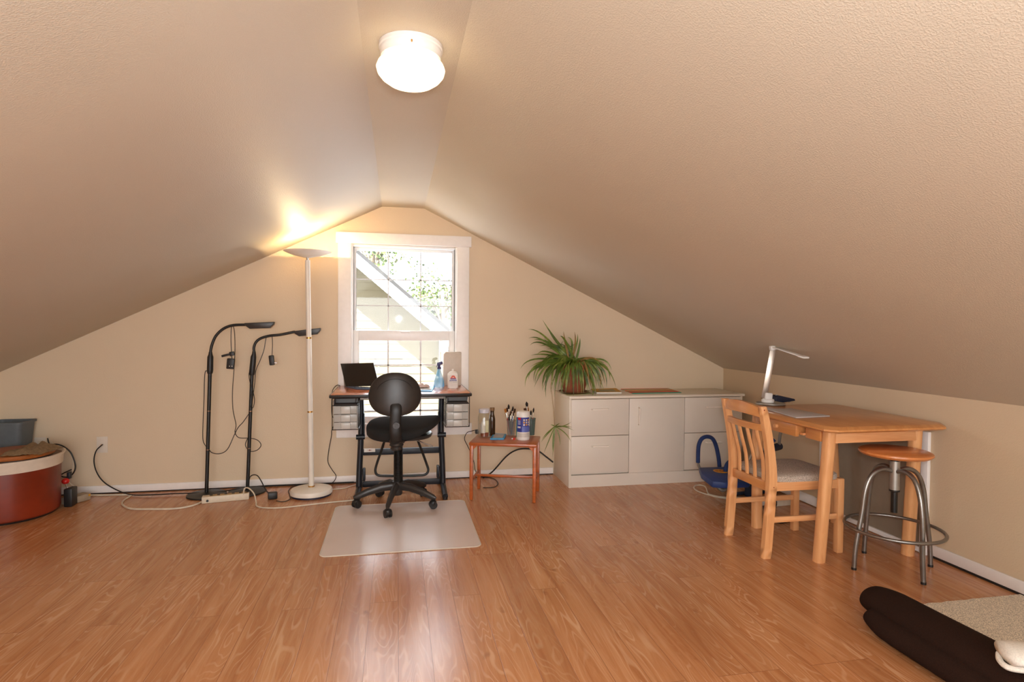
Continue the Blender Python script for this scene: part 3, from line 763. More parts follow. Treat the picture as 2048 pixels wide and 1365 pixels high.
# papers and small boxes right of the chair back
pp = MB(); c0 = V((.20, 4.2, ZD)); 
obj('paper_stack', MB().box(c0+V((0, 0, .003)), (.12, .34, .006), -.12).box(c0+V((-.015, .03, .008)), (.10, .26, .004), .06, mi=1), ['lightblue', 'paperw'], label='flat papers on blue folder beside the chair back on desk', cat='papers')
def crinkle(c, w, d, h, seed):
    def fn(u, v):
        e = min(u, 1-u, v, 1-v)*4; e = min(1, e)
        n = noise.noise(V((u*4+seed, v*4, 0)))
        return V((c.x+(u-.5)*w+.01*n, c.y+(v-.5)*d+.008*n, c.z+h*(.35+.65*e)+.012*n*(e+.2)))
    return fn
g = MB(); g.grid(crinkle(V((.185, 4.22, ZD+.011)), .09, .14, .022, 3), 12, 12)
obj('crumpled_paper', g, mat('pinkish_paper', '#b99a8b', .8, var=.1), label='crumpled pinkish paper on the folder beside the chair back', cat='paper')

# ============================================================ SIDE TABLE with art supplies
ZS = .405
f0, f1, r0, r1 = V((.493, 3.975, 0)), V((.930, 3.828, 0)), V((.60, 4.285, 0)), V((1.037, 4.138, 0))
sa = math.atan2((f1-f0).y, (f1-f0).x)
ctr = (f0+f1+r0+r1)/4
sw, sdp = (f1-f0).length+.01, (r0-f0).length*.98
stb = thing('side_table', 'small orange teak side table holding art supplies', 'table', ctr, sa)
obj('tabletop', MB().box((0, 0, ZS-.011), (sw, sdp, .022), None, .006), 'teak', stb, local=True)
for sx_ in (-1, 1):
    for sy_ in (-1, 1):
        obj('leg', MB().box((sx_*(sw/2-.016), sy_*(sdp/2-.018), (ZS-.02)/2), (.024, .024, ZS-.022), None, .005), 'teak', stb, local=True)
    obj('side_rail', MB().box((sx_*(sw/2-.016), 0, .135), (.016, sdp-.055, .018), None, .003), 'teak', stb, local=True)
    for sy_ in (-1, 1): obj('corner_bracket', MB().prism([(0, 0), (.03, 0), (0, -.03)], -.005, .005, Matrix.Translation((sx_*(sw/2-.028), sy_*(sdp/2-.018), ZS-.022)) @ Matrix(((-sx_, 0, 0, 0), (0, 0, 1, 0), (0, 1, 0, 0), (0, 0, 0, 1)))), 'teak', stb, local=True)
obj('long_rail', MB().box((0, .02, .135), (sw-.045, .018, .016), None, .003), 'teak', stb, local=True)

c = fl(968, 874.5, ZS); c.y -= .0
jr = thing('glass_jar', 'clear glass jar with white lid on the side table', 'jar', c)
JR = .046
obj('glass', MB().lathe([(0, .0), (JR-.006, 0), (JR, .006), (JR, .145), (JR-.004, .16), (.036, .175), (.036, .195)], c, 32).lathe([(.034, .195), (.034, .176), (JR-.006, .158), (JR-.003, .145), (JR-.003, .008), (0, .006)], c, 32), 'jar', jr)
obj('lid', MB().lathe([(0, .205), (.036, .205), (.0385, .202), (.0385, .178), (.034, .176)], c, 32), mat('white_lid', '#cfcbd2', .35), jr)
vb = MB(); vb.lathe([(0, .03), (.016, .03), (.017, .034), (.017, .10), (.013, .112), (.008, .117), (.008, .135), (0, .135)], c+V((-.006, 0, 0)), 20)
obj('vial', vb, 'paperw', label='small white bottle standing inside the glass jar', cat='bottle')
obj('tube', MB().box(c+V((.022, -.005, .078)), (.024, .012, .085), RZ(-10), .003), mat('cream_tube', '#d8cda6', .5), label='cream paper packet inside the glass jar at its right', cat='packet')
obj('cork', MB().cyl(c+V((-.006, 0, .006)), c+V((-.006, 0, .028)), .019, 16).cyl(c+V((.020, -.004, .006)), c+V((.020, -.004, .030)), .011, 16), 'redbrn', label='brown lumps at the bottom inside the glass jar', cat='stopper')
c2 = at(984, 860, 4.215); c2.z = ZS
jr2 = thing('brown_bottle', 'dark brown bottle half hidden behind the glass jar', 'bottle', c2)
obj('glass', MB().lathe([(0, 0), (.022, 0), (.024, .004), (.024, .12), (.019, .145), (.015, .16), (.015, .185), (0, .185)], c2, 24), mat('brown_glass', '#3a2411', .15), jr2)
obj('cap', MB().cyl(c2+V((0, 0, .185)), c2+V((0, 0, .206)), .018, 20), mat('tan_cap', '#7d5a33', .5), jr2)

q = [fl(980, 880.5, ZS), fl(1008, 880.5, ZS), fl(1013, 871, ZS), fl(987, 870, ZS)]
bp_ = MB(); bp_.prism([(p.x, p.y) for p in q], ZS+.001, ZS+.010, bev=.001)
pd = obj('blue_tray', bp_, 'lightblue', label='flat light blue square paint pad on the side table', cat='pad')
qc = sum(q, V())/4
obj('pad_face', MB().prism([tuple((qc+(p-qc)*.72).xy) for p in q], ZS+.0101, ZS+.0108), 'board', pd)
c = fl(1027, 879.5, ZS)
cp = thing('bottle_cap', 'tiny red and white cap in front of the brush cup', 'cap', c)
obj('red_cap', MB().lathe([(0, 0), (.007, 0), (.008, .004), (.007, .012), (0, .013)], c+V((.004, -.003, 0)), 16), 'red', cp)
obj('white_tip', MB().cyl(c+V((.0, 0, .006)), c+V((-.012, .004, .005)), .005, 10), 'paperw', cp)

c = fl(1046, 879, ZS); cw = c.copy()
wp = thing('wipes_canister', 'white wipes canister with blue printed label on the side table', 'canister', c)
WR = .0475
obj('tub', MB().lathe([(0, 0), (WR-.002, 0), (WR, .004), (WR, .165), (0, .165)], c, 40), 'whitep', wp)
obj('lid', MB().lathe([(WR+.001, .162), (WR+.001, .175), (WR-.001, .193), (WR-.006, .20), (0, .202)], c, 40), 'whitep', wp)
camang = math.atan2(-c.y, -c.x)
def patch(a0, a1, z0, z1, r, mi, mb): mb.lathe([(r, z0), (r, z1)], c, 12, mi, a0=camang+R(a0), a1=camang+R(a1))
lbm = MB()
# angles: positive = to the right of the viewer is +; viewer sees angle increase to the right when going counter-clockwise from below
patch(-95, 95, .018, .163, WR+.0005, 0, lbm)
patch(-62, 62, .058, .163, WR+.001, 1, lbm)
patch(-62, 75, .020, .058, WR+.001, 3, lbm)
patch(-95, -62, .018, .160, WR+.001, 2, lbm)
patch(-10, 75, .058, .098, WR+.0013, 4, lbm)
wl = obj('label', lbm, ['whitep', 'bluel', 'teal', 'paperw', 'blued'], wp)
im = MB()
for i in range(3):
    for j in range(3):
        patch(2+i*20, 14+i*20, .104+j*.017, .116+j*.017, WR+.0016, (i+j) % 3, im)
patch(-50, -20, .145, .160, WR+.0016, 3, im)
for j in range(4): patch(-48, -22, .112+j*.008, .115+j*.008, WR+.0016, 0, im)
for i in range(3): patch(-52+i*11, -44+i*11, .086, .098, WR+.0016, 0, im)
for j in range(5): patch(-50, 60, .024+j*.006, .0255+j*.006, WR+.0016, 4, im)
obj('label_print', im, ['paperw', 'yellow', 'strip', 'red', 'kick'], wl)

def cup(c, rb, rt, h, label, mt):
    t = thing('brush_cup', label, 'cup', c)
    obj('cup_wall', MB().lathe([(0, .001), (rb, .001), (rt, h), (rt+.002, h), (rt+.002, h-.004)], c, 28), mt, t)
    return c
ca = cup(fl(1021, 870, ZS)+V((0, -.02, 0)), .026, .033, .115, 'clear plastic cup of paintbrushes left of wipes canister', 'clearcup')
cb_ = cup(fl(1062, 871, ZS)+V((0, .01, 0)), .028, .036, .125, 'grey green plastic cup of paintbrushes behind the wipes canister', milky('green_cup', '#4f6660', .8, .2))
def brush(base, tip, hmat, bmat, w, flatb, label, group):
    d = (tip-base).normalized(); L = (tip-base).length
    t = thing('paintbrush', label, 'paintbrush', base, group=group)
    bl = .03 if flatb else .035; fe = .04
    p1 = tip-d*(bl+fe); p2 = tip-d*bl
    obj('handle', MB().tube([base, lerp(base, p1, .5), p1], [.0022, .0045, .0035], 8), hmat, t)
    obj('ferrule', MB().tube([p1, p2], [.0038, (w, .0035)] if not flatb else [(.004, .004), (w, .003)], 10, flat=(1, 0, 0)), 'ferrule', t)
    prof = [(w, .003), (w*1.15, .004), (w*1.05, .003)] if flatb else [(w, w), (w*1.35, w*1.35), (w*.3, w*.3)]
    obj('bristles', MB().tube([p2, tip-d*bl*.45, tip], prof, 10, flat=(1, 0, 0)), bmat, t)
bsA = [((1011, 818), 'bhred', 'bristl', .010, True, 'wide flat golden brush with red handle at left of clear cup'),
       ((1014, 816), 'bhblk', 'brist', .006, True, 'narrow flat brown brush second from left in the clear cup'),
       ((1017, 809), 'bhblk', 'bristd', .006, False, 'tallest round black-tipped brush in the clear cup'),
       ((1020.5, 822), 'bhblk', 'brist', .0045, False, 'short round brown brush in middle of clear cup'),
       ((1024, 818), 'bhblk', 'bristd', .0045, False, 'short dark round brush right of middle in clear cup'),
       ((1026, 813), 'bhblue', 'bristd', .0055, False, 'tall dark round brush with blue handle in clear cup'),
       ((1030, 818), 'bhblk', 'brist', .007, True, 'flat brown brush at right edge of clear cup'),
       ((1027.5, 824), 'bhblue', 'brist', .0045, True, 'short flat brush in front at right of clear cup')]
for i, (px, hm_, bm_, w, fb, lab) in enumerate(bsA):
    tip = at(px[0], px[1], ca.y+random.uniform(-.01, .015))
    base = ca+V(((tip.x-ca.x)*.15, random.uniform(-.012, .012), .006))
    brush(base, tip, hm_, bm_, w, fb, lab, 'brushes in the clear cup')
bsB = [((1053, 804), 'bhblk', 'bristd', .008, False, 'tallest dark round brush rising behind the wipes canister'),
       ((1049.5, 817), 'bhblk', 'brist', .009, True, 'flat brown brush just above left of canister lid'),
       ((1055, 816), 'bhblk', 'bristl', .008, True, 'flat golden brush just above canister lid at right'),
       ((1062, 821), 'bhred', 'bristd', .006, False, 'round dark brush with red handle right of the canister'),
       ((1067.5, 816), 'bhred', 'bristd', .005, False, 'thin brush leaning out at the far right of canister')]
for i, (px, hm_, bm_, w, fb, lab) in enumerate(bsB):
    tip = at(px[0], px[1], cb_.y+random.uniform(-.01, .015))
    base = cb_+V(((tip.x-cb_.x)*.15, random.uniform(-.01, .01), .006))
    brush(base, tip, hm_, bm_, w, fb, lab, 'brushes in the cup behind the canister')

# ============================================================ CABINET
KX0, KX1, KY, KZ = 1.268, 2.700, 4.162, .690
cb = thing('storage_cabinet', 'long cream low cabinet with drawers and door against back wall', 'cabinet', ((KX0+KX1)/2, 4.37, 0))
bd = MB()
bd.b2((KX0, KY, 0), (KX0+.018, 4.575, KZ-.018), bev=.001).b2((KX1-.018, KY, 0), (KX1, 4.575, KZ-.018), bev=.001)
bd.b2((KX0+.018, KY+.03, .09), (KX1-.018, 4.57, .105)).b2((KX0+.018, 4.56, 0), (KX1-.018, 4.575, KZ-.018)).b2((1.735, KY+.022, .1), (1.75, 4.56, KZ-.018)).b2((2.196, KY+.022, .1), (2.211, 4.56, KZ-.018))
obj('carcass', bd, 'mel', cb)
obj('worktop', MB().b2((KX0-.002, KY-.006, KZ-.020), (KX1+.018, 4.585, KZ), bev=.003), 'mel', cb)
obj('plinth', MB().b2((KX0+.018, KY+.004, 0), (KX1-.018, KY+.018, .092)), 'melfront', cb)
def front(name, x0, x1, z0, z1, hx=None, hz=None, vert=False):
    o = obj(name, MB().b2((x0, KY-.001, z0), (x1, KY+.017, z1), bev=.0015), 'melfront', cb)
    hb = MB(); yh = KY-.022
    if vert: hb.tube([(hx, KY, hz-.066), (hx, yh, hz-.062), (hx, yh, hz+.062), (hx, KY, hz+.066)], [(.006, .005)]*4, 8)
    else: hb.tube([(hx-.066, KY, hz), (hx-.062, yh, hz), (hx+.062, yh, hz), (hx+.066, KY, hz)], [(.006, .005)]*4, 8)
    obj('handle', hb, 'handle', o)
front('drawer', KX0+.006+.012, 1.742, .390, .666, 1.508, .590)
front('drawer', KX0+.018, 1.742, .104, .386, 1.510, .310)
front('door', 1.7455, 2.2015, .094, .666, 1.822, .531, True)
front('drawer', 2.205, KX1-.004, .390, .666, 2.45, .590)
front('drawer', 2.205, KX1-.004, .100, .386, 2.452, .312)

# flat things on the cabinet
zk = KZ+.001
q = [fl(1181, 782, KZ), fl(1193, 788.5, KZ), fl(1243, 788, KZ), fl(1232, 780, KZ)]
bk = MB(); bk.prism([(p.x, p.y) for p in q], zk, zk+.012, bev=.001)
bo = obj('booklet', bk, 'paperw', label='thin yellow covered booklet lying right of the plant pot', cat='booklet')
cv = MB(); cv.prism([(p.x, p.y) for p in q], zk+.0121, zk+.0128)
obj('yellow_cover', cv, 'paperor', bo)
qc = sum(q, V())/4
obj('cover_picture', MB().prism([tuple((qc+(p-qc)*.6+V((.0, -.02, 0))).xy) for p in q], zk+.0129, zk+.0133), 'sage', bo)
q = [fl(1118, 784, KZ), fl(1135, 792, KZ), fl(1184, 789, KZ), fl(1172, 782, KZ)]
obj('magazine', MB().prism([(p.x, p.y) for p in q], zk, zk+.004), 'paperg', label='olive printed sheet under the plant saucer on cabinet', cat='magazine')
q = [fl(1239, 778.5, KZ), fl(1266, 788.5, KZ), fl(1363, 786.5, KZ), fl(1333, 777, KZ)]
cols = ['coral', 'sage', 'coral', 'paperor', 'sage', 'coral', 'green']
cm_ = MB(); nb = 7; bounds = [0, .2, .42, .5, .58, .70, .90, 1]
for i in range(nb):
    t0, t1 = bounds[i], bounds[i+1]
    a0, a1 = lerp(q[0], q[1], t0), lerp(q[0], q[1], t1); b0_, b1 = lerp(q[3], q[2], t0), lerp(q[3], q[2], t1)
    cm_.prism([a0.xy, a1.xy, b1.xy, b0_.xy], zk, zk+.004, mi=i)
obj('striped_placemat', cm_, cols, label='coral, sage and teal striped mat lying on the cabinet', cat='mat')

# ============================================================ SPIDER PLANT
pc = V((1.362, 4.355, zk+.004))
ss = thing('plant_saucer', 'shallow brown saucer under the terracotta pot', 'saucer', pc)
obj('dish', MB().lathe([(0, 0), (.09, 0), (.115, .012), (.12, .016), (.112, .015), (.09, .005), (0, .005)], pc, 36), 'saucer', ss)
pz = pc+V((0, 0, .006))
sp_ = thing('spider_plant', 'spider plant with long arching leaves in terracotta pot on cabinet', 'potted plant', pz)
obj('pot', MB().lathe([(0, 0), (.072, 0), (.08, .004), (.095, .06), (.105, .13), (.108, .185), (.112, .188), (.112, .218), (.105, .218), (.102, .18), (0, .18)], pz, 36), 'terra', sp_)
obj('soil', MB().lathe([(.104, .19), (0, .20)], pz, 24), 'soil', sp_)
crown = pz+V((0, 0, .21))
lf = MB()
key = [((1085, 640), (1112, 690)), ((1056, 659), (1088, 660)), ((1057, 677), (1085, 668)), ((1060, 691), (1080, 672)), ((1075, 709), (1088, 694)), ((1062, 711), (1095, 706)),
       ((1041, 738), (1058, 705)), ((1050, 774), (1048, 720)), ((1057, 759), (1060, 715)), ((1068, 766), (1062, 712)), ((1070, 768), (1070, 715)), ((1085, 782), (1082, 720)), ((1092, 796), (1084, 730)),
       ((1109, 795), (1112, 722)), ((1104, 782), (1100, 715)), ((1147, 795), (1145, 720)), ((1163, 788), (1163, 722)), ((1183, 803), (1198, 760)), ((1192, 793), (1182, 715)), ((1193, 775), (1192, 715)),
       ((1201, 779), (1208, 722)), ((1209, 767), (1202, 712)), ((1213, 775), (1218, 718)), ((1232, 775), (1215, 712)), ((1220, 762), (1222, 712)), ((1223, 740), (1212, 706)),
       ((1127, 663), (1130, 690)), ((1120, 673), (1128, 672)), ((1149, 664), (1155, 690)), ((1155, 668), (1158, 690)), ((1160, 677), (1161, 695)), ((1135, 675), (1152, 680)), ((1112, 758), (1112, 722)), ((1130, 770), (1132, 718)),
       ((1078, 740), (1080, 708)), ((1125, 790), (1118, 730)), ((1173, 760), (1175, 722)), ((1092, 770), (1090, 715)), ((1186, 760), (1180, 712)), ((1068, 680), (1092, 676)), ((1095, 655), (1108, 690))]
def pl_leaf(tip, ctl, Yt_, w, mi=0):
    a = crown+V((random.uniform(-.06, .06), random.uniform(-.05, .05), random.uniform(-.01, .02)))
    Yc = lerp(crown.y, Yt_, .6)
    lf.leaf(a, at(ctl[0], ctl[1]-4, Yc), at(tip[0], tip[1], Yt_), w, n=12, mi=mi)
for tip, ctl in key:
    down = tip[1] > 735
    Yt_ = 4.36+(random.uniform(-.20, -.12) if (down and 1095 < tip[0] < 1200) else random.uniform(-.12, .1))
    pl_leaf(tip, ctl, Yt_, random.uniform(.007, .0105), 1 if random.random() < .12 else 0)
for i in range(34):                                   # blades falling in front of the pot
    tx = random.uniform(1098, 1196); ty = random.uniform(742, 790); Yq = random.uniform(4.17, 4.23)
    lf.leaf(crown+V((random.uniform(-.06, .06), random.uniform(-.06, 0), 0)), at(lerp(1148, tx, .75), random.uniform(702, 716), Yq+.02), at(tx, ty, Yq), random.uniform(.006, .009), n=10, mi=1 if random.random() < .12 else 0)
for i in range(95):
    a = random.uniform(0, 2*PI); rad = random.uniform(.16, .36)
    left = math.cos(a) < 0
    dx = math.cos(a)*rad*(1.05 if left else .82); dy = math.sin(a)*rad*.55
    if dy > .17: dy = .17
    tip = crown+V((dx, dy, -random.uniform(-.05, .24)*(1 if dy < 0 else .6)-.02))
    if tip.x > KX0-.03: tip.z = max(tip.z, KZ+.02 if tip.y > KY-.03 else .6)
    ctl = crown+V((dx*.65, dy*.65, random.uniform(.04, .13)+(.03 if left else 0)))
    a0 = crown+V((random.uniform(-.06, .06), random.uniform(-.05, .05), 0))
    lf.leaf(a0, ctl, tip, random.uniform(.006, .0095), n=10, mi=1 if random.random() < .1 else 0)
for i in range(16):                                   # shorter upright fans at the back left
    tip = at(random.uniform(1075, 1160), random.uniform(672, 700), 4.4); ctl = at(random.uniform(1110, 1150), random.uniform(680, 700), 4.38)
    lf.leaf(crown+V((random.uniform(-.05, .05), .02, 0)), ctl, tip, .005, n=9)
obj('foliage', lf, ['leaf', 'leafdry'], sp_)
Yp = 4.12
rn = MB().tube(smooth([crown+V((-.08, -.04, 0)), at(1103, 765, 4.2), at(1104, 790, Yp+.02), at(1107, 820, Yp), at(1109, 853, Yp)]), .0016, 5)
run = obj('runner_stem', rn, 'leafdry', sp_)
sl = MB(); o0 = at(1109.5, 854, Yp)
for tx, ty, kx, ky_ in [(1143, 844, 1128, 856), (1145, 855, 1128, 852), (1148, 862, 1128, 850), (1142, 884, 1132, 862), (1120, 893, 1121, 868), (1105, 916, 1108, 885), (1106, 905, 1104, 880), (1088, 906, 1098, 880), (1082, 885, 1096, 866), (1093, 869, 1102, 858), (1101, 850, 1106, 850), (1120, 847, 1114, 850), (1084, 880, 1092, 866)]:
    sl.leaf(o0, at(kx, ky_, Yp-.02), at(tx, ty, Yp-random.uniform(.01, .05)), .004, n=8)
obj('plantlet', sl, 'leaf', run)

# ============================================================ FLOOR MAT
pts = [fl(640, 1117), fl(963, 1094), fl(929, 1003), fl(669, 1014)]
MX0, MX1, MY0, MY1 = -.397, .462, 3.117, 3.99
mt_ = Matrix.Translation(((MX0+MX1)/2, (MY0+MY1)/2, 0))
fm = thing('chair_mat', 'translucent vinyl floor mat in front of the desk chair', 'floor mat', ((MX0+MX1)/2, (MY0+MY1)/2, 0))
obj('vinyl_sheet', MB().prism(rr(MX1-MX0-.008, MY1-MY0-.008, .04), .001, .004, mt_), 'mat', fm)
ro = [(x+(MX0+MX1)/2, y+(MY0+MY1)/2, .003) for x, y in rr(MX1-MX0-.006, MY1-MY0-.006, .04, 8)]
obj('rim', MB().tube(ro, .003, 6, closed=True), 'matedge', fm)
ZM = .0042

# ============================================================ OFFICE CHAIR
oc = V((.004, 3.95, 0))
ch = thing('office_chair', 'black armless drafting chair on casters facing the desk', 'chair', oc)
hub = obj('hub', MB().lathe([(0, .075), (.032, .075), (.036, .085), (.036, .15), (.03, .165), (0, .165)], oc, 24), 'shell', ch)
RR = .262
for k, a in enumerate((184.5, 257.5, 333, 45, 117)):
    d = V((math.cos(R(a)), math.sin(R(a)), 0))
    lg = obj('base_leg', MB().tube([oc+d*.02+V((0, 0, .135)), oc+d*.10+V((0, 0, .130)), oc+d*.19+V((0, 0, .105)), oc+d*RR+V((0, 0, .078)), oc+d*(RR+.02)+V((0, 0, .072))],
             [(.030, .022), (.028, .019), (.024, .017), (.020, .014), (.010, .008)], 12, flat=(0, 0, 1)), 'shell', ch)
    p = oc+d*RR; sd_ = V((-math.sin(R(a+35)), math.cos(R(a+35)), 0))
    zf = ZM if (MX0 < p.x < MX1 and MY0 < p.y < MY1) else 0.0
    cs_ = obj('caster', MB().cyl(p+V((0, 0, .05)), p+V((0, 0, .074)), .008, 10).cyl(p-sd_*.021+V((0, 0, .0255+zf)), p-sd_*.007+V((0, 0, .0255+zf)), .0255, 20).cyl(p+sd_*.007+V((0, 0, .0255+zf)), p+sd_*.021+V((0, 0, .0255+zf)), .0255, 20).superell(p+V((0, 0, .036+zf)), (.024, .024, .022), (1, .8)), 'blackpl', lg)
col = []
z = .16
while z < .425:
    col += [(.0285, z), (.031, z+.003), (.0285, z+.006)]; z += .0075
obj('threaded_column', MB().lathe([(.0, .15)]+[(.0285, .155)]+col+[(.031, .43), (0, .43)], oc+V((.008, 0, 0)), 24), 'black', ch)
seat_c = V((.045, 3.985, .515))
def seat_fn(p):
    z = p.z+(.045*(p.x/.25)**2 if p.x > 0 else .012*(p.x/.25)**2)
    if p.z < 0: z = p.z*(1.25-.9*max(0, (p.x)/.26)) + (.05*max(0, p.x/.25)**2)
    return V((p.x*(1+.08*(p.y/.22)), p.y, z))
obj('seat', MB().superell(seat_c, (.245, .215, .048), (.75, .62), RZ(-12) @ RX(6), 40, 18, fn=seat_fn), 'fabricb', ch)
obj('seat_pan', MB().superell(seat_c+V((-.01, 0, -.042)), (.205, .18, .022), (.8, .6), RZ(-12), 32, 10), 'shell', ch)
obj('tilt_mechanism', MB().box(V((.012, 3.95, .452)), (.10, .20, .03), -.1, .008).cyl((.012, 3.95, .42), (.012, 3.95, .45), .036, 20), 'shell', ch)
bk_c = V((-.010, 3.735, .774))
def back_fn(p):
    y = p.y-.05*((p.x/.165)**2)*-1 if False else p.y+.035*((p.x/.165)**2)
    w = 1-.10*max(0, p.z/.138)
    return V((p.x*w, y, p.z))
RB = RX(-4)
bo = obj('backrest', MB().superell(bk_c+V((0, .022, 0)), (.158, .028, .132), (.85, .85), RB, 40, 22, fn=back_fn), 'fabricb', ch)
obj('back_shell', MB().superell(bk_c, (.166, .026, .139), (.82, .86), RB, 44, 24, fn=back_fn), 'shell', bo)
# seam line on the shell
sp1 = []
for i in range(25):
    a = R(20+140*i/24); x, z_ = math.cos(a)*.118, math.sin(a)*.10
    sp1.append(bk_c+V((x, -.0225+.035*(x/.165)**2+z_*.05*0-.006*(1-(x/.13)**2)*.3, z_)))
obj('shell_seam', MB().tube(sp1, .0016, 5), 'blackpl', bo)
sb = smooth([bk_c+V((.004, -.018, -.06)), bk_c+V((.006, -.032, -.10)), V((-.008, 3.705, .60)), V((-.006, 3.71, .52)), V((-.002, 3.74, .475)), V((.006, 3.83, .455)), V((.012, 3.90, .452))], 4)
spn = obj('back_upright', MB().tube(sb, [(.036, .013)]*len(sb), 14, flat=(1, 0, 0)), 'blackpl', ch)
obj('height_knob', MB().cyl((-.002, 3.70, .585), (-.002, 3.672, .585), .021, 20).cyl((-.002, 3.674, .585), (-.002, 3.666, .585), .010, 14), 'shell', spn)
obj('bellows', MB().lathe([(0, .40), (.030, .40), (.040, .412), (.034, .424), (.046, .434), (.040, .446), (.048, .456), (.042, .47), (0, .47)], V((-.0, 3.78, .01)), 24), 'shell', spn)
Yr = 4.10
obj('foot_ring', MB().tube(smooth([at(772, 872, 4.05), at(764, 898, 4.08), at(753, 930, Yr), at(751, 944, Yr), at(757, 951.5, Yr), at(775, 952.5, Yr), at(800, 952.5, Yr), at(835, 951.5, Yr), at(851, 949.5, Yr), at(856.5, 941, Yr), at(853, 928, Yr), at(842, 898, 4.08), at(832, 872, 4.05)], 4), .0085, 10), 'black', ch)
obj('tilt_lever', MB().tube(smooth([(.04, 3.95, .448), at(832, 881, 3.95), at(850, 888, 3.95), at(866, 893, 3.95)]), [.004]*12+[.0045]*7, 8), 'chrome', ch)

# ============================================================ WOODEN TABLE
ZT = .73
TX0, TX1, TY0, TY1 = 2.045, 2.755, 2.425, 3.25
wt = thing('wooden_table', 'beech table with small side drawer against the right wall', 'table', (2.41, 2.86, 0))
cc = .045
o_ = [(TX0+cc, TY0), (TX1-cc, TY0), (TX1, TY0+cc), (TX1, TY1-cc), (TX1-cc, TY1), (TX0+cc, TY1), (TX0, TY1-cc), (TX0, TY0+cc)]
tp = MB(); g = bmesh.new()
def inset(poly, d):
    cx_, cy_ = (TX0+TX1)/2, (TY0+TY1)/2
    return [(x-math.copysign(d, x-cx_), y-math.copysign(d, y-cy_)) for x, y in poly]
lv = [(inset(o_, .012), ZT-.030), (o_, ZT-.022), (o_, ZT-.014), (inset(o_, .016), ZT-.001), (inset(o_, .018), ZT)]
rings = [[tp.bm.verts.new((x, y, z)) for x, y in p] for p, z in lv]
for A, B in zip(rings, rings[1:]):
    for k in range(8): tp.bm.faces.new((A[k], A[(k+1) % 8], B[(k+1) % 8], B[k]))
tp.bm.faces.new(rings[0][::-1]); tp.bm.faces.new(rings[-1])
obj('tabletop', tp, 'beechy', wt, ang=20)
def tleg(xt, yt, xb, yb):
    obj('leg', MB().prism(rr(.056, .056, .02, 4), 0, 1, Matrix(((1, 0, xt-xb, xb), (0, 1, yt-yb, yb), (0, 0, ZT-.03, 0), (0, 0, 0, 1)))), 'beech', wt)
LEG = [((2.155, 2.560), (2.150, 2.615)), ((2.665, 2.555), (2.690, 2.612)), ((2.155, 3.16), (2.150, 3.145)), ((2.665, 3.16), (2.690, 3.13))]
for (xt, yt), (xb, yb) in LEG: tleg(xt, yt, xb, yb)
obj('apron', MB().b2((2.17, 2.535, ZT-.10), (2.65, 2.555, ZT-.03), bev=.002), 'beechx', wt)
obj('apron', MB().b2((2.17, 3.16, ZT-.10), (2.65, 3.18, ZT-.03), bev=.002), 'beechx', wt)
obj('apron', MB().b2((2.675, 2.58, ZT-.10), (2.695, 3.13, ZT-.03), bev=.002), 'beechy', wt)
obj('apron', MB().b2((2.125, 2.59, ZT-.10), (2.143, 2.70, ZT-.03), bev=.002), 'beechy', wt)
obj('apron', MB().b2((2.125, 3.05, ZT-.10), (2.143, 3.14, ZT-.03), bev=.002), 'beechy', wt)
dw = obj('drawer', MB().b2((2.085, 2.725, ZT-.098), (2.105, 3.03, ZT-.034), bev=.002).b2((2.105, 2.735, ZT-.09), (2.33, 2.745, ZT-.045)).b2((2.105, 3.01, ZT-.09), (2.33, 3.02, ZT-.045)), 'beechy', wt)
obj('knob', MB().cyl((2.085, 2.88, ZT-.066), (2.068, 2.88, ZT-.066), .011, 16), 'beech', dw)
obj('drawer_runner', MB().b2((2.11, 2.702, ZT-.088), (2.30, 2.722, ZT-.075)), 'beechx', wt)

q = [V((2.075, 3.01, 0)), V((2.252, 3.0, 0)), V((2.285, 2.69, 0)), V((2.062, 2.67, 0))]
q = [fl(1533, 819, ZT+.005), fl(1582, 817.5, ZT+.005), fl(1660, 832.5, ZT+.005), fl(1592, 835.5, ZT+.005)]
obj('grey_board', MB().prism([(p.x, p.y) for p in q], ZT+.001, ZT+.007, bev=.001), 'board', label='flat grey tablet board lying on the beech table', cat='board')

# desk lamp
lc = fl(1541, 809.5, ZT); lc.z = ZT+.001
dl = thing('desk_lamp', 'slim silver folding desk lamp at back left of beech table', 'desk lamp', lc)
obj('base', MB().lathe([(0, 0), (.084, 0), (.088, .004), (.086, .010), (.06, .014), (0, .015)], lc, 40), 'steeld', dl)
bx = lc+V((-.02, .0, 0))
obj('swivel', MB().lathe([(0, .015), (.036, .015), (.038, .03), (.034, .034), (0, .034)], bx, 28).box(bx+V((0, 0, .052)), (.05, .034, .045), RY(5), .008), 'whitep', dl)
Yl = lc.y
s_b, s_t = at(1528, 797, Yl), at(1546.5, 697, Yl-.02)
dv = (s_t-s_b); stm = MB()
mx = Matrix.Translation((s_b+s_t)/2) @ dv.to_track_quat('Z', 'X').to_matrix().to_4x4()
stm.box((0, 0, 0), (.010, .036, dv.length), None, .003)
for v in stm.bm.verts: v.co = mx @ RZ(90) @ v.co
obj('stem', stm, 'silver', dl)
obj('hinge', MB().box(s_t+V((.0, 0, .002)), (.044, .026, .028), RY(-8), .004), 'whitep', dl)
h0, h1 = at(1549, 695, Yl-.03), at(1612, 716, Yl-.30)
ar = MB(); dvv = h1-h0; mx = Matrix.Translation((h0+h1)/2) @ dvv.to_track_quat('X', 'Z').to_matrix().to_4x4()
ar.box((0, 0, 0), (dvv.length, .036, .007), None, .003)
ar.box((dvv.length*.42, 0, .0), (dvv.length*.18, .044, .011), None, .004)
for v in ar.bm.verts: v.co = mx @ v.co
obj('lamp_arm', ar, 'whitep', dl)

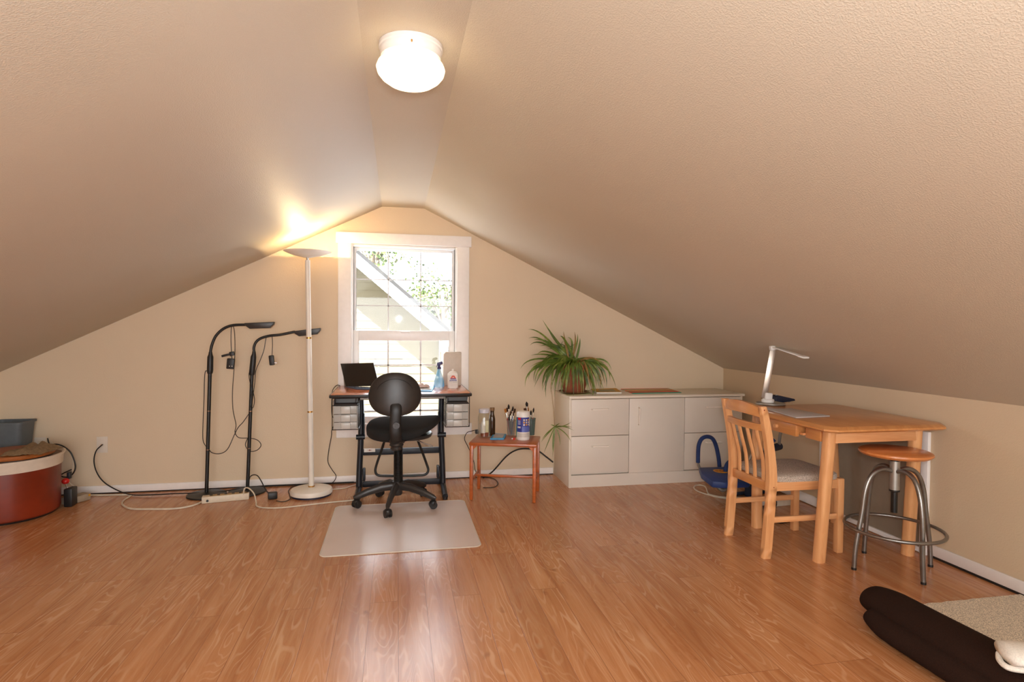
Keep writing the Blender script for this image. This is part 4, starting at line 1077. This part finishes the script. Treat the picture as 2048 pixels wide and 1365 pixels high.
# ============================================================ WOODEN CHAIR (faces +x)
wc = thing('wooden_chair', 'beech slat-back chair with grey beige padded seat tucked under table', 'chair', (2.13, 2.87, 0))
ya, yb = 2.705, 3.055                        # near and far sides
def rail(name, a, b, d, mt='beechx', parent=None, bev=.004):
    a, b = V(a), V(b); dv = b-a
    mx = Matrix.Translation((a+b)/2) @ dv.to_track_quat('X', 'Z').to_matrix().to_4x4()
    mb = MB().box((0, 0, 0), (dv.length, d[0], d[1]), None, bev)
    for v in mb.bm.verts: v.co = mx @ v.co
    return obj(name, mb, mt, parent or wc)
for y in (ya, yb):
    pts = smooth([(1.905, y, 0), (1.918, y, .18), (1.930, y, .36), (1.928, y, .48), (1.905, y, .64), (1.870, y, .80)], 5)
    n = len(pts); rs = []
    for p in pts:
        w = .024 if p.z < .36 else .024-.007*((p.z-.36)/.455)
        if p.z < .3: w = .0225
        rs.append((w, .0155))
    mb = MB()
    rg = []
    for p, (w, t) in zip(pts, rs):
        rg.append([mb.bm.verts.new(p+V((sx_*w, sy_*t, 0))) for sx_, sy_ in ((-1, -1), (1, -1), (1, 1), (-1, 1))])
    for A, B in zip(rg, rg[1:]):
        for k in range(4): mb.bm.faces.new((A[k], A[(k+1) % 4], B[(k+1) % 4], B[k]))
    mb.bm.faces.new(rg[0][::-1]); mb.bm.faces.new(rg[-1])
    ed = [e for e in mb.bm.edges if abs((e.verts[0].co-e.verts[1].co).normalized().z) > .6]
    bmesh.ops.bevel(mb.bm, geom=ed, offset=.006, segments=3, profile=.5, affect='EDGES')
    lg = obj('back_leg', mb, 'beech', wc)
    if y == ya: obj('dowel', MB().cyl((1.872, y-.0152, .782), (1.872, y-.0165, .782), .004, 10).cyl((1.935, y-.0152, .375), (1.935, y-.0165, .375), .0032, 10), 'redbrn', lg)
    obj('front_leg', MB().b2((2.322, y-.018, 0), (2.360, y+.018, .405), bev=.006), 'beech', wc)
    obj('seat_rail', MB().b2((1.945, y-.012, .352), (2.330, y+.012, .400), bev=.004), 'beechx', wc)
    obj('side_stretcher', MB().b2((1.930, y-.009, .185), (2.330, y+.009, .215), bev=.004), 'beechx', wc)
obj('seat_rail', MB().b2((1.918, ya, .345), (1.940, yb, .395), bev=.004), 'beechy', wc)
obj('seat_rail', MB().b2((2.335, ya, .352), (2.355, yb, .400), bev=.004), 'beechy', wc)
obj('seat', MB().superell((2.145, (ya+yb)/2, .412), (.205, (yb-ya)/2+.014, .030), (.28, .5), None, 40, 14), 'seatf', wc)
def curved(x, z0, z1, zarch, bow, th=.02):
    mb = MB(); rg = []
    for i in range(17):
        t = i/16; y = lerp(ya+.012, yb-.012, t) if False else ya+.012+(yb-ya-.024)*t
        k = 4*t*(1-t); xx = x-bow*k; zt_ = z1+zarch*k
        rg.append([mb.bm.verts.new(p) for p in ((xx-th/2, y, z0+zarch*.35*k), (xx+th/2, y, z0+zarch*.35*k), (xx+th/2-.006*0, y, zt_), (xx-th/2, y, zt_))])
    for A, B in zip(rg, rg[1:]):
        for k in range(4): mb.bm.faces.new((A[k], A[(k+1) % 4], B[(k+1) % 4], B[k]))
    mb.bm.faces.new(rg[0][::-1]); mb.bm.faces.new(rg[-1])
    return mb
obj('top_rail', curved(1.874, .742, .790, .022, .022), 'beechy', wc)
obj('upper_crossrail', curved(1.889, .668, .702, .0, .020), 'beechy', wc)
for i in range(4):
    y = ya+.065+(yb-ya-.13)*i/3; t = (y-ya)/(yb-ya); k = 4*t*(1-t)
    pts = smooth([(1.930, y, .385), (1.932-.012*k, y, .50), (1.905-.018*k, y, .62), (1.889-.020*k, y, .69)], 4)
    obj('back_slat', MB().tube(pts, [(.016, .007)]*len(pts), 8, flat=(0, 1, 0)), 'beech', wc)

# ============================================================ ROUND STOOL
sc_ = V((2.462, 2.475, 0))
sl_ = thing('round_stool', 'steel stool with round orange wooden seat and foot ring', 'stool', sc_)
ZS2 = .600
obj('seat', MB().lathe([(0, ZS2-.026), (.148, ZS2-.026), (.154, ZS2-.022), (.162, ZS2-.014), (.160, ZS2-.006), (.149, ZS2), (0, ZS2)], sc_, 56), 'beechdk', sl_)
obj('collar', MB().lathe([(0, ZS2-.026), (.020, ZS2-.026), (.020, ZS2-.045), (.016, ZS2-.05), (.016, .53), (0, .53)], sc_, 20), 'blackpl', sl_)
obj('sleeve', MB().lathe([(0, .545), (.0225, .545), (.0225, .395), (0, .395)], sc_, 24), 'steeld', sl_)
obj('screw_column', MB().lathe([(0, .40), (.024, .40), (.024, .392), (.0155, .388), (.0155, .285), (0, .285)], sc_, 20), 'black', sl_)
for k, (x, y) in enumerate(((2.252, 2.493), (2.475, 2.672), (2.449, 2.288), (2.668, 2.455))):
    f = V((x, y, 0)); d = (f-sc_); d.z = 0; L = d.length; d.normalize()
    pts = smooth([sc_+d*.018+V((0, 0, .495)), sc_+d*.07+V((0, 0, .505)), sc_+d*.125+V((0, 0, .475)), sc_+d*.158+V((0, 0, .40)), sc_+d*.175+V((0, 0, .28)), sc_+d*(L-.008)+V((0, 0, .12)), sc_+d*L+V((0, 0, .008))], 5)
    lg = obj('leg', MB().tube(pts, .0112, 14), 'steel', sl_)
    obj('foot_cap', MB().cyl(f, f+V((0, 0, .012)), .0122, 14), 'blackpl', lg)
rp = [(sc_.x+.216*math.cos(2*PI*k/72), sc_.y+.216*math.sin(2*PI*k/72), .205) for k in range(72)]
obj('foot_ring', MB().tube(rp, .0085, 12, closed=True), 'steel', sl_)

# ============================================================ BLUE EXERCISE DEVICE
ed_ = thing('exercise_machine', 'folded blue exercise machine with foam handles behind the wooden chair', 'exercise machine', (2.45, 3.8, 0))
ZP = .185
q = [fl(1398, 935, ZP), fl(1470, 933, ZP), fl(1500, 950, ZP), fl(1500, 966, ZP-.01), fl(1450, 968, ZP-.01), fl(1424, 966, ZP-.01), fl(1402, 946, ZP)]
sp2 = MB().prism([(p.x, p.y) for p in q], ZP-.045, ZP, bev=.012)
so = obj('seat_board', sp2, 'blue', ed_)
oc_ = fl(1441, 943, ZP+.001)
obj('oval_sticker', MB().lathe([(0, .001), (.048, .001), (.048, 0)], oc_, 32, sy=1.15), 'yellow', so)
stp = MB()
for dx_, dy_, w, h in ((-.02, .02, .03, .008), (.012, .022, .018, .01), (-.012, 0, .05, .006), (.0, -.02, .045, .007), (.02, .002, .012, .014)):
    stp.box(oc_+V((dx_, dy_, .0016)), (w, h, .001), .3)
obj('sticker_print', stp, 'redbrn', so)
Yh = 3.93
hp = smooth([at(1396, 926, Yh), at(1396.5, 900, Yh), at(1399, 886, Yh), at(1405, 877, Yh), at(1415, 874, Yh), at(1425, 878, Yh), at(1432, 892, Yh), at(1437, 915, Yh), at(1439, 934, Yh)], 5)
obj('foam_handle', MB().tube(hp, .0145, 14), 'foam', ed_)
obj('handle_tube', MB().tube([at(1396, 926, Yh), at(1397.5, 932, Yh), at(1400, 938, Yh)], .0095, 10), 'greytube', ed_)
Yn = 3.74
hp = smooth([at(1451, 966, Yn), at(1451, 948, Yn), at(1452, 935, Yn), at(1458, 925, Yn), at(1470, 921, Yn+.02), at(1482, 924, Yn+.05), at(1490, 934, Yn+.08)], 5)
obj('foam_handle', MB().tube(hp, .0145, 14), 'foam', ed_)
obj('base_tube', MB().tube(smooth([at(1430, 967, 3.75), at(1436, 975, 3.73), at(1444, 981, 3.72), at(1451, 978, 3.72), at(1454, 966, 3.74)], 5), .012, 12), 'greytube', ed_)
obj('rear_base', MB().tube(smooth([fl(1460, 990, .012), fl(1500, 985, .012), fl(1540, 984, .012), fl(1560, 980, .02)], 4), .012, 12).box(fl(1502, 982, .05), (.07, .06, .09), .2, .01), 'navy', ed_)
obj('folding_frame', MB().tube(smooth([V((2.50, 3.80, .14)), V((2.56, 3.80, .3)), at(1552, 898, 3.72), at(1560, 872, 3.68), V((2.70, 3.66, .60)), at(1551, 800, 3.65), at(1553, 793, 3.65)], 5), .011, 12), 'greytube', ed_)
obj('roller', MB().tube([at(1545, 897, 3.68), at(1559, 893, 3.72)], .026, 18).tube([at(1527, 908, 3.7), at(1534, 925, 3.74)], .03, 18), 'navy', ed_)
obj('foam_bar', MB().tube(smooth([at(1528, 885, 3.7), at(1540, 878, 3.7), at(1549, 885, 3.68)], 4), .015, 12), 'foam', ed_)
top = MB().prism([(0, 0), (.008, .028), (.03, .036), (.15, .01), (.155, -.002), (.06, -.014)], -.035, .035, Matrix.Translation(at(1545, 801, 3.6)) @ Matrix(((1, 0, 0, 0), (0, 0, 1, 0), (0, 1, 0, 0), (0, 0, 0, 1))), bev=.004)
obj('upper_pad', top, 'navy', ed_)
obj('end_knob', MB().cyl(at(1551, 798, 3.6), at(1553.5, 790, 3.6), .009, 12).cyl(at(1577, 803, 3.6), at(1583, 800, 3.6), .009, 12), 'greytube', ed_)

cord('rope', [fl(*p, .006) for p in [(1500, 998), (1470, 999), (1440, 996), (1415, 990), (1395, 983), (1388, 977), (1391, 972), (1402, 971), (1411, 975), (1415, 985), (1420, 990), (1445, 995), (1480, 996), (1530, 998)]], mt='cord_w', r=.005,
     label='white rope loop on the floor in front of the exercise machine', cat='rope')
a = fl(1552, 1014)
pr = thing('power_strip', 'cream power strip against the right wall behind wooden chair legs', 'power strip', (2.60, 3.52, 0))
obj('housing', MB().box((2.60, 3.52, .028), (.15, .06, .056), .1, .004), 'strip', pr)
for i in range(3):
    for j in range(2): obj('socket', MB().box((2.565+i*.036, 3.492+i*.0036, .02+j*.02), (.014, .002, .010), .1), 'dkhole', pr)
obj('white_adapter', MB().box(fl(1527, 1012, 0)+V((0, .02, .02)), (.05, .05, .038), .3, .006), 'whitep', label='small white adapter on floor behind the wooden chair', cat='adapter')
obj('black_plug', MB().box((2.512, 3.50, .022), (.035, .05, .042), .3, .01), 'blackpl', label='small black plug beside the cream strip behind wooden chair', cat='plug')
cord('cable', [fl(1527, 1014, .004), fl(1533, 1026, .004), fl(1555, 1046, .004), fl(1580, 1042, .004), fl(1605, 1036, .004), fl(1640, 1033, .004)], r=.0035, label='dark cable on the floor under the beech table', cat='cord')

# ============================================================ LEFT CORNER
dc = V((-2.395, 4.175, 0)); DR = .262
dm = thing('pottery_drum', 'rust red round drum with cream rim in the left corner', 'drum', dc)
obj('drum_body', MB().lathe([(0, .012), (DR-.012, .012), (DR-.003, .02), (DR, .04), (DR+.004, .305), (0, .305)], dc, 64), 'drum', dm)
obj('foot_rim', MB().lathe([(0, 0), (DR-.02, 0), (DR-.016, .013), (0, .013)], dc, 48), 'blackpl', dm)
obj('splash_rim', MB().lathe([(DR+.0, .303), (DR+.012, .306), (DR+.018, .355), (DR+.028, .372), (DR+.028, .378), (DR+.016, .379), (DR+.008, .36)], dc, 64), 'rim', dm)
obj('deck', MB().lathe([(DR+.012, .362), (DR-.02, .372), (0, .374)], dc, 48), 'deck', dm)
lc_ = V((-2.335, 4.125, .381))
ld = thing('wooden_disc', 'round orange brown wooden disc lying on the drum', 'disc', lc_)
obj('disc', MB().lathe([(0, 0), (.195, 0), (.205, .006), (.208, .016), (.202, .028), (.185, .032), (0, .032)], lc_, 56), 'lid', ld)
obj('under_ring', MB().lathe([(.185, -.003), (.197, -.003), (.197, .001)], lc_, 40), 'blackpl', ld)
cl_ = MB()
cc0 = V((-2.195, 4.06, .413))
def cfn(u, v):
    n1 = noise.noise(V((u*3.1, v*3.3, 1.7))); n2 = noise.noise(V((u*8, v*8, 4.2)))
    x = (u-.5)*.20+.014*n1+(v-.5)*.03; y = (v-.5)*.20+.02*noise.noise(V((u*2, v*3, 9)))
    e = min(1, min(u, 1-u, v, 1-v)*5)
    return cc0+V((x, y, .004+.042*e*(.6+.5*abs(n1))*(.5+v*.7)+.010*abs(n2)+.012*math.sin(u*9+v*3)**2*e))
cl_.grid(cfn, 36, 36)
cl_o = obj('cloth', cl_, 'cloth', label='crumpled tan cloth folded on the round wooden disc', cat='cloth')
sdm = cl_o.modifiers.new('thickness', 'SOLIDIFY'); sdm.thickness = .004; sdm.offset = 1
tb = thing('plastic_tub', 'grey plastic tub behind the drum in the left corner', 'tub', (-2.54, 4.47, .38))
tbm = MB()
x0, x1, y0_, y1_ = -2.672, -2.432, 4.375, 4.570
def ringv(mb, x0, x1, y0, y1, z, r=.03):
    return [mb.bm.verts.new((x+(x0+x1)/2, y+(y0+y1)/2, z)) for x, y in rr(x1-x0, y1-y0, r, 4)]
lev = [ringv(tbm, x0+.025, x1-.025, y0_+.02, y1_-.012, .382), ringv(tbm, x0+.008, x1-.010, y0_+.008, y1_-.006, .535), ringv(tbm, x0, x1, y0_, y1_, .536), ringv(tbm, x0, x1, y0_, y1_, .548),
       ringv(tbm, x0+.012, x1-.014, y0_+.012, y1_-.01, .548), ringv(tbm, x0+.03, x1-.03, y0_+.025, y1_-.017, .39)]
for A, B in zip(lev, lev[1:]):
    K = len(A)
    for k in range(K): tbm.bm.faces.new((A[k], A[(k+1) % K], B[(k+1) % K], B[k]))
tbm.bm.faces.new(lev[0][::-1]); tbm.bm.faces.new(lev[-1])
obj('tub_body', tbm, 'grey_tub', tb)
Yc = 4.48
cord('cable', [V((-2.37, 4.55, .41)), at(100, 890, Yc), at(112, 889, Yc), at(126, 893, Yc), at(140, 904, Yc), at(148, 920, Yc), at(151, 936, Yc), at(145, 949, Yc), at(134, 955, Yc), at(121, 951, Yc), V((-2.20, 4.50, .20))],
     r=.0045, label='black power cord looping behind the rust drum', cat='cord')
cord('cable', [V((-2.37, 4.56, .42)), at(108, 891, Yc+.04), at(124, 893, Yc+.04), at(138, 902, Yc+.04), at(145, 918, Yc+.04), at(146, 935, Yc+.04), at(142, 952, Yc+.04), at(138, 965, Yc+.04), V((-2.19, 4.54, .06))],
     r=.004, mt='cord_w', label='white cord looping behind the black cord by drum', cat='cord')
fp = thing('foot_pedal', 'black foot pedal with red ball lever beside the drum', 'pedal', (-2.10, 4.30, 0))
pk = fl(136, 1016)
obj('pedal_block', MB().prism([(-.032, -.03), (.018, -.03), (.014, .05), (-.02, .05)], 0, .12, Matrix.Translation(pk+V((0, .04, 0))), bev=.006), 'blackpl', fp)
obj('lever', MB().tube(smooth([pk+V((-.045, .05, .03)), pk+V((-.035, .06, .10)), at(131, 966, pk.y+.08)], 4), .004, 8), 'chrome', fp)
obj('red_ball', MB().superell(at(131, 963, pk.y+.08), (.0225, .0225, .0205), (1, 1)), 'red', fp)
obj('side_bracket', MB().box(pk+V((-.036, .06, .05)), (.02, .05, .09), .2, .004).box(pk+V((-.04, .10, .19)), (.02, .03, .045), 0, .004), 'darkmetal', fp)
p0, p1 = fl(146, 1010), fl(181, 1000)
a_ = math.atan2(p1.y-p0.y, p1.x-p0.x)
bkk = thing('power_block', 'pale rectangular power block on floor beside the foot pedal', 'power block', (p0+p1)/2, a_)
obj('block_body', MB().box((-.012, .035, .024), ((p1-p0).length+.03, .07, .044), None, .004), 'brick', bkk, local=True)
obj('orange_lamp', MB().box(((p1-p0).length/2-.008, -.001, .034), (.012, .003, .014), None, .001), 'paperor', bkk, local=True)

# ============================================================ CARPET AND DARK FABRIC, BOTTOM RIGHT
cpm = MB()
edge = []
for i in range(61):
    x = 2.0+(XR-.014-2.0)*i/60; edge.append((x, 2.106+.006*noise.noise(V((x*22, 0, 0)))+.003*noise.noise(V((x*70, 3, 0)))))
cpm.prism([(2.0, 0.2), (XR-.014, 0.2)]+edge[::-1], .0, .009)
obj('carpet', cpm, 'carpet', label='beige cut pile carpet at the bottom right edge of floor', cat='carpet', shade=False)
def lobe(mb, pts, rs, n=22):
    sp3 = smooth(pts, 6); k = len(sp3); rads = []
    for i in range(k):
        t = i/(k-1)*(len(rs)-1); j = min(int(t), len(rs)-2); f = t-j
        rads.append((rs[j][0]*(1-f)+rs[j+1][0]*f, rs[j][1]*(1-f)+rs[j+1][1]*f))
    mb.tube(sp3, rads, n, flat=(1, 0, 0))
bl = MB()
lobe(bl, [(1.972, 2.09, .075), (1.973, 2.07, .076), (1.970, 1.98, .080), (1.955, 1.8, .084), (1.945, 1.6, .088), (1.94, 1.35, .09), (1.935, 1.0, .09), (1.93, .7, .09)],
     [(.02, .02), (.075, .05), (.092, .062), (.098, .068), (.10, .074), (.10, .078), (.10, .08), (.09, .08)])
lobe(bl, [(1.893, 1.992, .052), (1.890, 1.972, .052), (1.873, 1.88, .046), (1.870, 1.7, .05), (1.868, 1.5, .052), (1.865, 1.2, .054), (1.86, .7, .056)],
     [(.015, .015), (.055, .035), (.065, .044), (.068, .048), (.07, .05), (.07, .052), (.07, .052)])
bo_ = obj('folded_blanket', bl, 'blanket', label='dark brown folded fabric bolster lying partly on the beige carpet', cat='blanket', ang=80)
bo_.modifiers.new('soft', 'SUBSURF').levels = 1; bo_.modifiers['soft'].render_levels = 1
sk = MB()
c = fl(2034, 1311, .19)
def sockfn(u, v):
    a = v*2*PI*1.02; x = u*.34
    rx = .055*(1+.12*math.sin(u*7)); rz = .026*(1+.1*noise.noise(V((u*5, v*3, 0))))
    fold = .008*math.sin(u*5+1)
    return c+V((-.055, -.01, 0))+RZ(-8) @ V((x+.012*math.cos(a), rx*math.cos(a)-.05*u, rz*math.sin(a)+fold+.01))
sk.grid(sockfn, 24, 28)
for e in (0.0, 1.0):
    ring = [sockfn(e, j/28) for j in range(28)]; cc_ = sum(ring, V())/28+V((-.014 if e == 0 else .014, 0, 0))
    for j in range(28): sk.face([ring[j], ring[(j+1) % 28], cc_])
so_ = obj('white_sock', sk, 'sock', label='rolled white knit cloth lying on the dark brown fabric', cat='cloth', ang=80)
obj('rolled_hem', MB().tube(smooth([fl(1998, 1308, .185), fl(1999, 1320, .178), fl(2008, 1331, .175), fl(2024, 1338, .175), fl(2060, 1342, .175), fl(2150, 1345, .175)], 5), .009, 8), 'sock', so_)  # lower roll of the cloth, in the same white knit

# ============================================================ LIGHTS, WORLD, CAMERA
def light(name, typ, loc, energy, col=(1, 1, 1), rot=None, **kw):
    l = bpy.data.lights.new(name, typ); l.energy = energy; l.color = col
    for k, v in kw.items(): setattr(l, k, v)
    o = bpy.data.objects.new(name, l); C.objects.link(o); o.location = loc
    if rot is not None: o.rotation_euler = rot
    return o
light('camera_flash', 'POINT', (.03, -.03, 1.33), 78, (.88, .95, 1), shadow_soft_size=.035)
light('bounce_fill', 'AREA', (0, -1.9, 1.1), 122, (.92, .96, 1), (R(90), 0, 0), shape='RECTANGLE', size=3.6, size_y=1.3)
light('halogen', 'POINT', tuple(bc+V((.03, 0, .045))), 11, (1, .72, .38), shadow_soft_size=.012)
light('sun', 'SUN', (0, 0, 6), 85, (1, .97, .9), V((-.3, 1, -1.49)).to_track_quat('-Z', 'Y').to_euler(), angle=R(.6))
w = bpy.data.worlds.new('sky'); bpy.context.scene.world = w; w.use_nodes = True
bg = w.node_tree.nodes['Background']; bg.inputs[0].default_value = (.86, .93, 1, 1); bg.inputs[1].default_value = 8.0

cam = bpy.data.cameras.new('camera'); co = bpy.data.objects.new('camera', cam); C.objects.link(co)
cam.sensor_width = 36; cam.lens = FPX/W*36; cam.clip_start = .02; cam.clip_end = 200
co.matrix_world = Matrix(((cr.x, cu.x, -fw.x, 0), (cr.y, cu.y, -fw.y, 0), (cr.z, cu.z, -fw.z, CH), (0, 0, 0, 1)))
sc = bpy.context.scene; sc.camera = co
sc.view_settings.view_transform = 'Standard'; sc.view_settings.look = 'None'; sc.view_settings.exposure = 0; sc.view_settings.gamma = 1
sc.cycles.max_bounces = 10; sc.cycles.diffuse_bounces = 6; sc.cycles.transparent_max_bounces = 16
sc.cycles.sample_clamp_indirect = 8
